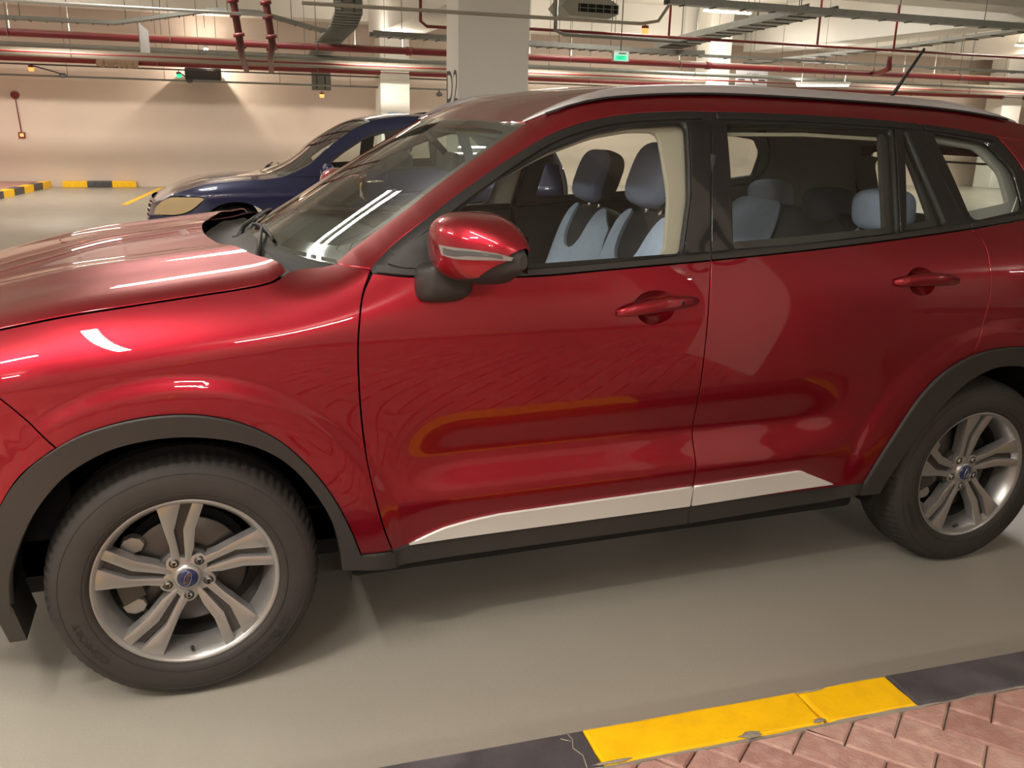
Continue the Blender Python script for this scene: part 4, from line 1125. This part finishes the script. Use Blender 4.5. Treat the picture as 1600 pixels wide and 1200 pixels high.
for fm, o in ((bnear, 1), (bfar, -1)):
    P = loop([(-.30, .60), (-.253, .600), (-.043, .606), (.08, .643)], [(.08, .643), (.182, .718), (.226, .786)], [(.226, .786), (.05, .795), (-.088, .786), (-.165, .748)], b_hood, b_ws[:1] + [(1.36, .98)], [(1.36, .98), (1.34, .3)], [(1.34, .3), (WXB[0] + .40, .3)], arc(WXB[0], .40, 0, math.pi), [(WXB[0] - .40, .3), (-.25, .28)], [(-.25, .28), (-.31, .45), (-.30, .60)])
    panel('front_wing', P, [], fm, M['bpaint'], blue, .05, .02, o, .001)
    panel('headlight', np.array(cr(b_hl + b_hl[:1], .03))[:-1], [], fm, M['yellowlens'], blue, .04, .02, o, .004)
    fd = panel('front_door', loop(b_belt[:3], [(2.06, 1.05), (2.10, .70), (2.08, .3)], [(2.08, .3), (1.345, .3)], [(1.345, .3), (1.365, .978)]), [], fm, M['bpaint'], blue, .05, .02, o, .003)
    rd = panel('rear_door', loop([(2.06, 1.05), (2.8, 1.085), (2.95, 1.092)], [(2.95, 1.092), (3.0, .9), (2.78, .55)], [(2.78, .55), (2.70, .3)], [(2.70, .3), (2.08, .3)], [(2.08, .3), (2.10, .70), (2.06, 1.05)]), [], fm, M['bpaint'], blue, .05, .02, o, .003)
    panel('rear_quarter', loop([(2.95, 1.092), (3.8, 1.14)], [(3.8, 1.14), (4.12, 1.10)], [(4.12, 1.10), (4.15, .6), (4.08, .3)], [(4.08, .3), (WXB[1] + .40, .3)], arc(WXB[1], .40, 0, math.pi * .8), [(WXB[1] - .33, .575), (2.78, .55)], [(2.78, .55), (3.0, .9), (2.95, 1.092)]), [], fm, M['bpaint'], blue, .06, .02, o, .003)
    panel('roof_side', loop(b_ws, b_gut, [(3.95, 1.42), (3.8, 1.30)], R_(b_low), [(1.36, .985), (.973, .975)]), [], fm, M['bpaint'], blue, .05, .02, o, .001)
    g1 = rounded([(1.535, 1.04), (1.473, 1.109), (1.612, 1.211), (1.831, 1.346), (2.065, 1.421), (2.045, 1.07)], .02, 3)
    g2 = rounded([(2.20, 1.08), (2.22, 1.44), (2.85, 1.435), (2.92, 1.11)], .02, 3)
    g3 = rounded([(3.02, 1.12), (2.98, 1.42), (3.40, 1.375), (3.62, 1.16)], .03, 3)
    panel('window_frame', loop(b_belt, [(3.8, 1.14), (3.8, 1.30)], R_(b_low)), [inset(g, -.003) for g in (g1, g2, g3)], shift(fm, o, .006), M['rubber'], blue, .06, .02, o, .001)
    for g in (g1, g2, g3): panel('window_glass', g, [], shift(fm, o, .012), M['glass'], blue, .08, 0, o)
    for x in (1.80, 2.60):
        z = .93
        tube('door_handle', [(x - .0, float(SB(x, z)) - .02 if o > 0 else 2 * YB - float(SB(x, z)) + .02, z), (x + .19, float(SB(x, z)) - .02 if o > 0 else 2 * YB - float(SB(x, z)) + .02, z + .01)], [.014, .014], M['chrome'], fd if x < 2 else rd, seg=8)
    panel('inner_shell', loop([(.9, .95), (1.4, .98), (3.8, 1.1)], [(3.8, 1.1), (3.9, .4)], [(3.9, .4), (WXB[1] + .45, .3)], arc(WXB[1], .42, 0, math.pi), [(WXB[1] - .42, .3), (WXB[0] + .42, .3)], arc(WXB[0], .42, 0, math.pi), [(WXB[0] - .42, .3), (-.1, .3)], [(-.1, .3), (-.1, .6)], [(-.1, .6), (.3, .85), (.9, .95)]), [], shift(fm, o, .05), M['cavity'], blue, .1, 0, o)
    y_ = -.0
    bmr = pillow('wing_mirror', (1.42, 7.00 if o > 0 else 2 * YB - 7.00, 1.045), (.055, .12, .075), M['bpaint'], blue, .7)
    tube('mirror_stalk', [(1.45, 7.08 if o > 0 else 2 * YB - 7.08, 1.0), (1.50, 7.15 if o > 0 else 2 * YB - 7.15, 1.01)], .03, M['trim'], bmr)
zh_b = spl(b_hood)
def HB(x, y):
    ye = SB(x, zh_b(x)); u = (y - YB) / (YB - ye); return np.stack([x, y, zh_b(x) + .030 * (1 - np.abs(u) ** 3)], -1)
hxb = np.linspace(-.165, .973, 24); ne = [(x, float(SB(x, zh_b(x)))) for x in hxb]
panel('hood', loop(ne, [(.973, ne[-1][1]), (.90, 7.5), (.87, YB), (.90, 2 * YB - 7.5), (.973, 2 * YB - ne[-1][1])], [(a, 2 * YB - b) for a, b in ne[::-1]], [(-.165, 2 * YB - ne[0][1]), (-.26, 8.4), (-.29, YB), (-.26, 7.5), (-.165, ne[0][1])]), [], HB, M['bpaint'], blue, .05, .02, 1, .001)
_vb = np.linspace(0, 1, len(b_ws)); _wb = np.array(b_ws); bw_x, bw_z = natural(_vb, _wb[:, 0]), natural(_vb, _wb[:, 1])
def WSB(u, v):
    xe, ze = bw_x(v), bw_z(v); ye = SB(xe, ze); b = .14 * (1 - v) + .05 * v
    return np.stack([xe - b * (1 - u * u), YB + u * (YB - ye), ze + .02 * (1 - u * u)], -1)
bws = panel('windscreen', ws_out, [], WSB, M['wsglass'], blue, .07, 0, -1)
panel('windscreen_border', ws_out, [ws_in], WSB, M['gloss'], bws, .06, 0, -1, 0, -.004)
zg_b = spl(b_gut)
def RB(x, y):
    u = np.clip((y - YB) / (YB - SB(x, zg_b(x))), -1.1, 1.1); return np.stack([x, y, zg_b(x) + .028 * (1 - u ** 4)], -1)
gxb = np.linspace(1.924, 3.95, 30); geb = [(x, float(SB(x, zg_b(x)))) for x in gxb]
P = loop(geb, [(3.95, geb[-1][1]), (4.05, YB), (3.95, 2 * YB - geb[-1][1])], [(a, 2 * YB - b) for a, b in geb[::-1]], [(1.924, 2 * YB - geb[0][1]), (1.874, YB), (1.924, geb[0][1])])
panel('roof', P, [], RB, M['bpaint'], blue, .08, .02, 1, .001)
panel('headliner', inset(P, .03), [], lambda x, y: RB(x, y) - np.array([0, 0, .05]), M['headliner'], blue, .15, 0, 1)
for o in (1, -1):
    tube('roof_rail', [(x, (float(SB(x, zg_b(x))) + .03) if o > 0 else 2 * YB - float(SB(x, zg_b(x))) - .03, float(zg_b(x)) + .035 * min(1, (x - 2.58) / .2) * min(1, max(0, (3.82 - x) / .2)) + .008) for x in np.linspace(2.58, 3.82, 24)], .016, M['gloss'], blue, seg=8)
XFB = natural([.25, .45, .62, .78], [-.27, -.34, -.335, -.27])
FB = lambda y, z: np.stack([XFB(z) + .10 * ((y - YB) / .72) ** 2 + .06 * ((y - YB) / .72) ** 4, y, z], -1)
bb = panel('front_bumper', rounded([(7.25, .28), (8.65, .28), (8.68, .6), (8.62, .70), (8.4, .735), (7.5, .735), (7.28, .70), (7.22, .6)], .04), [rounded([(7.58, .52), (8.32, .52), (8.36, .71), (7.54, .71)], .03)], FB, M['bpaint'], blue, .07, .02, -1)
bg = panel('grille', rounded([(7.58, .52), (8.32, .52), (8.36, .71), (7.54, .71)], .03), [], FB, M['cavity'], blue, .08, 0, -1, 0, -.01)
for k in range(4): tube('grille_bar', [tuple(FB(np.array([y]), np.array([.55 + .045 * k]))[0]) for y in np.linspace(7.56, 8.34, 10)], .012, M['chrome'], bg, seg=6)
XTB = natural([.3, .6, 1.0, 1.2, 1.45], [4.20, 4.25, 4.22, 4.12, 3.97])
TB = lambda y, z: np.stack([XTB(z) - .12 * ((y - YB) / .75) ** 2, y, z], -1)
panel('tailgate', rounded([(7.28, .35), (8.62, .35), (8.62, 1.1), (8.5, 1.44), (7.4, 1.44), (7.28, 1.1)], .04), [], TB, M['bpaint'], blue, .09, .02, 1)
box('underbody', .0, 3.9, 7.4, 8.5, .22, .5, M['cavity'], blue, bev=.03)
box('dashboard', 1.05, 1.45, 7.25, 8.65, .6, .95, M['dash'], blue, bev=.05)
for y in (7.55, 8.35):
    s_ = pillow('seat_back', (2.22, y, .88), (.09, .25, .36), M['seat'], blue, .5, tilt=.35); pillow('head_rest', (2.36, y, 1.30), (.05, .12, .09), M['seat'], s_, .6)
pillow('rear_seat_back', (3.1, YB, .85), (.09, .62, .32), M['seat'], blue, .4, tilt=.35)
piv = Vector((.93, 7.62, .985))
wa = tube('wiper_arm', [piv, piv + Vector((.03, .06, .035)), piv + Vector((.12, .45, .08))], [.018, .014, .008], M['rubber'], blue, seg=8)
tube('wiper_blade', [piv + Vector((.03, .0, .03)), piv + Vector((.10, .30, .075)), piv + Vector((.11, .60, .08))], .009, M['rubber'], wa, seg=6)
wb2 = tube('wiper_arm', [Vector((.90, 8.2, .99)), Vector((.94, 8.26, 1.03)), Vector((1.02, 8.6, 1.05))], [.018, .014, .008], M['rubber'], blue, seg=8)
def plain_wheel(p, x, y, rz):
    c = fw.copy(); C.objects.link(c); c.parent = p; c.matrix_parent_inverse = INV[p.name]; c.location = (x, y, .34); c.rotation_euler = (0, .2, rz); c.scale = (.96, .96, .96)
    for ch in fw.children:
        if ch.name.startswith(('badge', 'tyre_writing')): continue
        d_ = ch.copy(); C.objects.link(d_); d_.parent = c
for x in WXB:
    plain_wheel(blue, x, 7.10, 0); plain_wheel(blue, x, 2 * YB - 7.10, math.pi)

# ---------------------------------------------------------------- services under the ceiling
def rods(parent, pts, r=.006):
    for p in pts: tube('hanger_rod', [p, (p[0], p[1], ZTOP)], r, M['galv'], parent, seg=5)
def pipe(name, pts, r, m, label, cat='pipe', clamps=None, every=2.2):
    o = tube(name, pts, r, m, None, seg=14); tag(o, label, cat)
    a, b = Vector(pts[0]), Vector(pts[-1])
    if clamps:
        L = (b - a).length; n = int(L / every)
        for k in range(n):
            q = a + (b - a) * ((k + .4) / n)
            ring = [(q.x, q.y + (r + .008) * math.cos(t), q.z + (r + .008) * math.sin(t) + .004) for t in np.linspace(0, 2 * math.pi, 14, endpoint=False)]
            tube('pipe_clamp', ring, .007, M['galv'], o, seg=5, closed=True)
            tube('hanger_rod', [(q.x, q.y, q.z + r), (q.x, q.y, ZTOP)], .006, M['galv'], o, seg=5)
    return o
XL, XR = -7.9, 26.9
main = pipe('fire_main', [(XL, 14, 2.70), (XR, 14, 2.70)], .062, M['redpipe'], 'thick dark red fire main pipe running across below the trays', clamps=True)
for x in (-2.6, 3.9, 9.9): 
    ring = tube('coupling', [(x - .05, 14, 2.70), (x + .05, 14, 2.70)], .074, M['redpipe'], main, seg=14)
p2 = pipe('fire_pipe', [(XL, 18.05, 2.515), (XR, 18.05, 2.515)], .052, M['redpipe'], 'red pipe running low along the far wall with a cloth wrapped joint', clamps=True, every=3)
wr = []
for k in range(26):
    x = -1.40 + .72 * k / 25; wr.append((x, 18.05 + random.uniform(-.012, .012), 2.505 + random.uniform(-.02, .01)))
tube('cloth_wrap', wr, [.07 + random.uniform(0, .035) for _ in wr], mat('wrap_cloth', '#b9a48f', .9), p2, seg=9)
pipe('grey_pipe', [(XL, 16.2, 2.66), (XR, 16.2, 2.66)], .045, M['galv'], 'grey metal pipe just below the thick red main', clamps=True, every=3.4)
pipe('lagged_pipe', [(XL, 17.4, 2.61), (XR, 17.4, 2.61)], .085, mat('lagging', '#8d877b', .7), 'fat grey lagged pipe above the low red wall pipe', clamps=True, every=4)
pipe('thin_red_pipe', [(XL, 16.9, 2.585), (XR, 16.9, 2.585)], .02, M['redpipe'], 'thin red pipe between the grey pipes near the far wall')
cw = pipe('wall_conduit', [(XL, 18.3, 2.215), (6.2, 18.3, 2.215)], .02, M['galv'], 'lowest grey conduit crossing in front of the far wall')
rods(cw, [(-2.0, 18.3, 2.23), (-.2, 18.3, 2.23), (2.1, 18.3, 2.23), (3.6, 18.3, 2.23)])
pipe('upper_conduit', [(XL, 18.18, 2.42), (10.5, 18.18, 2.42)], .014, M['darkgrey'], 'thin dark conduit just under the low red wall pipe')
lc = pipe('pale_conduit', [(XL, 12, 2.945), (1.35, 12, 2.955)], .022, M['lampwhite'], 'thin pale conduit high up at the top left of the picture')
rods(lc, [(-1.7, 12, 2.96), (-.1, 12, 2.96), (.8, 12, 2.96)])
rl_ = pipe('lamp_rail', [(1.6, 10, 2.93), (6.35, 10, 2.94), (6.62, 10, 2.99), (6.95, 10, 3.45)], .024, mat('rail_paint', '#a39c8c', .5), 'long pale conduit in front of the D2 column, bent upwards at its right end')
rods(rl_, [(2.0, 10, 2.95), (5.0, 10, 2.95), (5.9, 10, 2.95)])
sp = pipe('sprinkler_pipe', [(4.9, 12, 2.98), (19.5, 12, 2.98)], .024, M['redpipe'], 'slim red sprinkler pipe with droppers right of the D2 column')
for x in (7.9, 10.9, 12.6): tube('dropper', [(x, 12, 2.98), (x, 12, ZTOP)], .02, M['redpipe'], sp, seg=8)
rods(sp, [(6.9, 12, 3.0), (9.4, 12, 3.0), (14.2, 12, 3.0)])
tube('riser', [(13.6, 13.2, 2.98), (13.6, 13.2, 2.75), (13.75, 13.6, 2.70), (13.9, 14, 2.70)], .055, M['redpipe'], main, seg=12)
pipe('sprinkler_bend', [(3.05, 12, 3.35), (3.55, 12, 3.35), (3.62, 12, 3.30), (3.62, 12, 3.0), (3.72, 12, 2.93), (5.0, 12, 2.93)], .024, M['redpipe'], 'slim red pipe with a double bend left of the D2 column')
for nm, x, lab in (('drain_pipe', .92, 'flanged dark red pipe dropping from the ceiling, left of the pair'), ('drain_pipe', 1.395, 'flanged dark red pipe dropping from the ceiling, right of the pair')):
    e_ = pipe(nm, [(x - .02, 12.7, ZTOP - .03), (x, 12.7, 3.25), (x + .07, 12.7, 2.62), (x + .20, 14.6, 2.51), (x + .42, 17.0, 2.42)], .055, mat('maroon_pipe', '#5d2b2a', .5), lab)
    for q in ((x + .002, 12.7, 3.2), (x + .025, 12.7, 3.0), (x + .06, 12.7, 2.72), (x + .11, 13.3, 2.585)): tube('flange', [(q[0] - .004, q[1], q[2] + .025), (q[0] + .004, q[1], q[2] - .025)], .085, M['redpipe'], e_, seg=14)

def tray(name, pts, w, label, rail=.05, step=.25, axis='y', hang=None, m=None):
    """ladder cable tray along a path: two side rails, rungs, cables"""
    m = m or M['galv']; pts = [Vector(p) for p in pts]
    o = empty(name, pts[0]); tag(o, label, 'cable tray'); P0 = pts[0]
    side = Vector((0, 1, 0)) if axis == 'y' else Vector((1, 0, 0))
    for s in (-w / 2, w / 2):
        V = []; F = []
        for i, p in enumerate(pts):
            a = pts[max(i - 1, 0)]; b = pts[min(i + 1, len(pts) - 1)]; t = (b - a).normalized(); nu = side.cross(t); nu = nu if nu.z >= 0 or abs(nu.z) < .1 else -nu
            for dy, dz in ((-.006, 0), (.006, 0), (.006, rail), (-.006, rail)):
                V.append(p - P0 + side * (s + dy) + nu * dz)
        for i in range(len(pts) - 1):
            for k in range(4): F.append((i * 4 + k, i * 4 + (k + 1) % 4, (i + 1) * 4 + (k + 1) % 4, (i + 1) * 4 + k))
        mesh('side_rail', V, F, m, o)
    # solid bottom and rungs joined along the way
    V = []; F = []
    for i, p in enumerate(pts):
        V += [p - P0 - side * w / 2, p - P0 + side * w / 2]
    for i in range(len(pts) - 1): F.append((2 * i, 2 * i + 1, 2 * i + 3, 2 * i + 2))
    mesh('tray_bottom', V, F, m, o)
    L = 0
    for i in range(len(pts) - 1):
        a, b = pts[i], pts[i + 1]; n = max(1, int((b - a).length / step)); t = (b - a).normalized(); nu = side.cross(t); nu = nu if nu.z >= 0 or abs(nu.z) < .1 else -nu
        for k in range(n):
            q = a + (b - a) * (k + .5) / n - P0
            if L > 60: break
            L += 1
            tube('rung', [q - side * w / 2 + nu * (-.008), q + side * w / 2 + nu * (-.008)], .010, m, o, seg=4)
    for c in (-.25, .2):
        tube('cable', [p - P0 + side * w * c + Vector((0, 0, .03)) for p in pts], .016, M['darkgrey'], o, seg=6)
    if hang:
        for h in hang: tube('hanger_rod', [Vector(h) - P0, Vector((h[0], h[1], ZTOP)) - P0], .006, m, o, seg=5)
    return o
tray('cable_tray', [(XL, 13, 2.79), (-.75, 13, 2.80), (.65, 13, 3.06), (1.3, 13, 3.06), (2.2, 13, 2.86), (2.31, 13, 2.85)], .22, 'grey cable tray with a raised hump at the upper left', hang=[(-2.0, 13, 2.8), (-.6, 13, 2.85), (.7, 13, 3.06), (1.8, 13, 2.95)], step=.2)
tray('cable_tray', [(3.1, 13.25, 2.85), (8.6, 13.25, 2.80), (9.3, 13.3, 2.82)], .3, 'grey cable tray running right from the D2 column towards the exit sign', rail=.08, hang=[(3.6, 13.2, 2.85), (5.6, 13.2, 2.85), (6.4, 13.2, 2.85), (7.4, 13.2, 2.85)], step=.2)
tray('cable_tray', [(8.75, 13.6, 2.93), (8.75, 12, 3.03), (8.83, 9.2, 3.16)], .50, 'broad grey cable tray slanting up over the exit sign', axis='x', step=.3, rail=.10, hang=[(8.6, 12.8, 2.97), (8.95, 11, 3.08), (8.7, 9.6, 3.14)])
tray('cable_tray', [(6.2, 9, 3.09), (16.5, 9, 3.08)], .16, 'narrow steel tray high up crossing the top right', step=.45, rail=.09, hang=[(6.6, 9, 3.1), (8.3, 9, 3.1), (10.0, 9, 3.1), (11.6, 9, 3.1)])
for x in (6.55, 8.2, 9.0, 9.85, 11.2): pass
tray('cable_tray', [(13.2, 17.6, 3.02), (13.1, 12, 3.07), (12.93, 9.2, 3.13)], .30, 'long straight tray slanting up towards the top right corner', axis='x', step=.5)
tray('cable_tray', [(10.0, 15.0, 2.93), (24.0, 15.0, 2.93)], .16, 'dark level tray just above the thick red main on the right', step=.6, hang=[(11.5, 15, 2.95), (13.4, 15, 2.95), (15.2, 15, 2.95), (17.5, 15, 2.95)])
tray('tray_drop', [(2.53, 12, ZTOP - .02), (2.53, 12, 3.05), (2.53, 12.5, 2.90), (2.57, 14, 2.83), (2.62, 15.2, 2.77), (2.8, 17.5, 2.72), (2.95, 18.35, 2.64), (3.02, 18.62, 2.44), (3.02, 18.64, 2.12)], .40, 'wide grey cable tray dropping from the ceiling and running to the far wall', axis='x', step=.09)
tr2 = pipe('exit_conduit', [(5.6, 11.4, 3.4), (5.6, 11.4, 2.92), (5.75, 11.4, 2.87), (7.9, 11.4, 2.86)], .03, M['galv'], 'grey bent conduit behind the fan unit')

# green exit sign on a drop rod
ex = tag(empty('exit_sign', (6.78, 11.5, 2.6)), 'lit green and white exit sign hanging over the red roof', 'sign')
box('case', -.145, .145, -.03, .03, -.08, .08, M['signwhite'], ex, bev=.01)
box('lit_panel', -.13, .13, -.034, -.029, -.07, .07, M['exitwhite'], ex)
box('lit_band', -.11, .09, -.037, -.033, -.062, .012, M['exitgreen'], ex)
v, f = text_mesh('EXIT', .07); mesh('word', [(p[0] * .8 - .01, -.0385, p[1] - .025) for p in v], f, mat('exit_ink', '#0a6a45', .5), ex)
box('arrow_mark', -.05, .08, -.0365, -.0335, .03, .055, mat('exit_mark', '#9fd8b8', .5), ex)
tube('drop_rod', [(0, 0, .08), (0, 0, ZTOP - 2.6)], .008, M['darkgrey'], ex, seg=6)
# ceiling fan coil with louvred front
fn = tag(empty('fan_unit', (6.3, 12.0, 3.3)), 'boxy grey ventilation unit with dark louvres beside the D2 column', 'ventilator')
V = [(-.5, -.35, .13), (.48, -.35, .05), (.48, -.35, -.05), (-.38, -.35, -.13), (-.5, -.2, -.02)]
prof_ = [(-.50, .02), (-.40, .14), (.30, .16), (.48, .07), (.48, -.06), (.32, -.14), (-.36, -.12)]
V = [(x, y, z) for y in (-.35, .25) for x, z in prof_]; n = len(prof_)
mesh('case', V, [tuple(range(n))[::-1], tuple(range(n, 2 * n))] + [(k, (k + 1) % n, n + (k + 1) % n, n + k) for k in range(n)], mat('unit_grey', '#8f8f86', .5), fn)
box('louvre_opening', -.22, .46, -.357, -.349, -.055, .065, M['cavity'], fn)
for k in range(5):
    box('louvre', -.20 + .135 * k, -.19 + .135 * k, -.362, -.350, -.05, .06, M['galv'], fn)
box('louvre_rail', -.22, .46, -.362, -.352, .0, .008, M['galv'], fn)
for x in (-.4, .4): tube('hanger_rod', [(x, 0, .1), (x, 0, ZTOP - 3.3)], .008, M['galv'], fn, seg=5)
# white direction sign beside the slim column
sg = tag(empty('arrow_sign', (12.92, 17.0, 2.66)), 'white rectangular sign with dark dashes and a bent arrow', 'sign')
box('board', -.43, .43, -.02, .02, -.19, .18, M['signwhite'], sg, bev=.006)
for x in (-.29, .27): box('dash_mark', x - .09, x + .09, -.024, -.02, -.045, -.018, M['ink'], sg)
tube('arrow_mark', [(.08, -.024, -.13), (-.02, -.024, -.03), (-.05, -.024, .02), (-.02, -.024, .045)], .013, M['ink'], sg, seg=6)
for x in (-.1, .03, .12): tube('script_mark', [(x - .06, -.024, .12), (x - .03, -.024, .095), (x + .01, -.024, .10), (x + .03, -.024, .135)], .008, M['galv'], sg, seg=6)
tube('drop_rod', [(0, 0, .18), (0, 0, ZTOP - 2.66)], .01, M['galv'], sg, seg=6)
# plate hung edge on over the left of the main
hs = tag(empty('hanging_plate', (-.36, 12.2, 2.57)), 'pale translucent plate hanging on the thick red main at the left', 'sign')
V = [(-.05, -.2, .20), (.06, .3, .13), (.06, .3, -.17), (-.05, -.2, -.20)]
mesh('plate', V + [(a + .01, b, c) for a, b, c in V], [(0, 1, 2, 3), (7, 6, 5, 4), (0, 4, 5, 1), (1, 5, 6, 2), (2, 6, 7, 3), (3, 7, 4, 0)], mat('plate_grey', '#a9a7a4', .5), hs)
tube('wire', [(0, 0, .2), (0, 0, ZTOP - 2.57)], .006, M['lampwhite'], hs, seg=5)
# dark box in front of the far wall that throws the tall shadow
wb_ = tag(empty('wall_box', (.56, 18.50, 2.38)), 'dark grey box hung before the far wall under the pipes', 'box')
box('case', -.36, .36, -.12, .78, -.13, .10, mat('box_grey', '#43484f', .5), wb_, bev=.015)
box('cover', -.30, .30, -.128, -.118, -.09, .09, M['darkgrey'], wb_)
for s in (-.3, .3): tube('hanger_rod', [(s, 0, .13), (s, 0, ZTOP - 2.38)], .006, M['galv'], wb_, seg=5)
# alarm and call point on the far wall joined by a cable
al = tag(empty('fire_alarm', (-3.12, 19.4, 1.46)), 'round red alarm joined by a dark cable to a red call point, far wall', 'alarm')
lathe_ = lathe('bell', [(.001, -.07), (.05, -.065), (.08, -.03), (.085, 0)], M['redpipe'], al, 24); lathe_.location = (-.02, 0, .40)
tube('cable', [(-.02, -.02, .40), (0, -.02, 0), (.02, -.02, -.38)], .012, M['redpipe'], al, seg=6)
box('call_point', -.045, .085, -.05, 0, -.46, -.34, M['redpipe'], al, bev=.01); box('call_glass', -.015, .055, -.055, -.048, -.43, -.37, M['orange'], al)
# small beacon lamps and cameras on the conduits
def beacon(x, y, z, lab, col='orange', arm=None):
    e = tag(empty('beacon', (x, y, z)), lab, 'lamp')
    tube('lens', [(0, 0, -.05), (0, 0, .02)], [.045, .055], M[col], e, seg=12); tube('cap', [(0, 0, .02), (0, 0, .06)], .05, M['redpipe'], e, seg=12)
    tube('stem', [(0, 0, .055), (0, 0, .09)], .012, M['darkgrey'], e, seg=6)
    if arm: tube('arm', [(0, 0, .06), (arm[0] * .6, 0, arm[1] * .6 + .03), (arm[0], 0, arm[1])], .014, M['darkgrey'], e, seg=6); pillow('camera_head', (arm[0], 0, arm[1] - .02), (.07, .05, .045), M['darkgrey'], e, .8, 12, 8)
    return e
beacon(-2.62, 18.18, 2.34, 'small orange beacon with a dark arm by the left wall', arm=(.55, -.09))
beacon(3.02, 18.64, 2.02, 'small orange beacon under the wide dropping tray')
beacon(6.42, 10, 2.858, 'orange glowing detector under the end of the pale conduit')
bq = beacon(.08, 18.3, 2.32, 'small green lamp left of the dark wall box', col='exitgreen', arm=(.2, -.08))
cc = tag(empty('camera_dome', (5.6, 18.3, 2.11)), 'small dark dome camera on the conduit left of the D2 column', 'camera'); pillow('dome', (0, 0, 0), (.07, .07, .05), M['darkgrey'], cc, .9, 14, 8); tube('stem', [(0, 0, .03), (0, 0, .1)], .015, M['darkgrey'], cc, seg=6)
jb = tag(empty('junction_box', (5.15, 13.9, 2.50)), 'small dark box and looped cable under the red main beside the D2 column', 'box')
box('case', -.07, .07, -.04, .04, -.07, .07, M['darkgrey'], jb, bev=.01); tube('loop_cable', [(-.02, 0, -.05), (-.15, 0, -.08), (-.22, 0, .0), (-.2, 0, .25)], .01, M['darkgrey'], jb, seg=6)
# blue plate on the far column
bs = tag(empty('blue_plate', (4.54, 17.98, 1.47)), 'small blue and white plate on the far column above the blue car', 'sign')
box('plate', -.19, .19, -.01, .015, -.2, .21, M['bluesign'], bs); box('white_mark', -.15, -.04, -.013, -.009, -.08, .02, M['signwhite'], bs); box('white_mark', .03, .06, -.013, -.009, -.06, .05, M['signwhite'], bs); tube('white_mark', [(.08, -.012, -.06), (.13, -.012, .05)], .012, M['signwhite'], bs, seg=5)
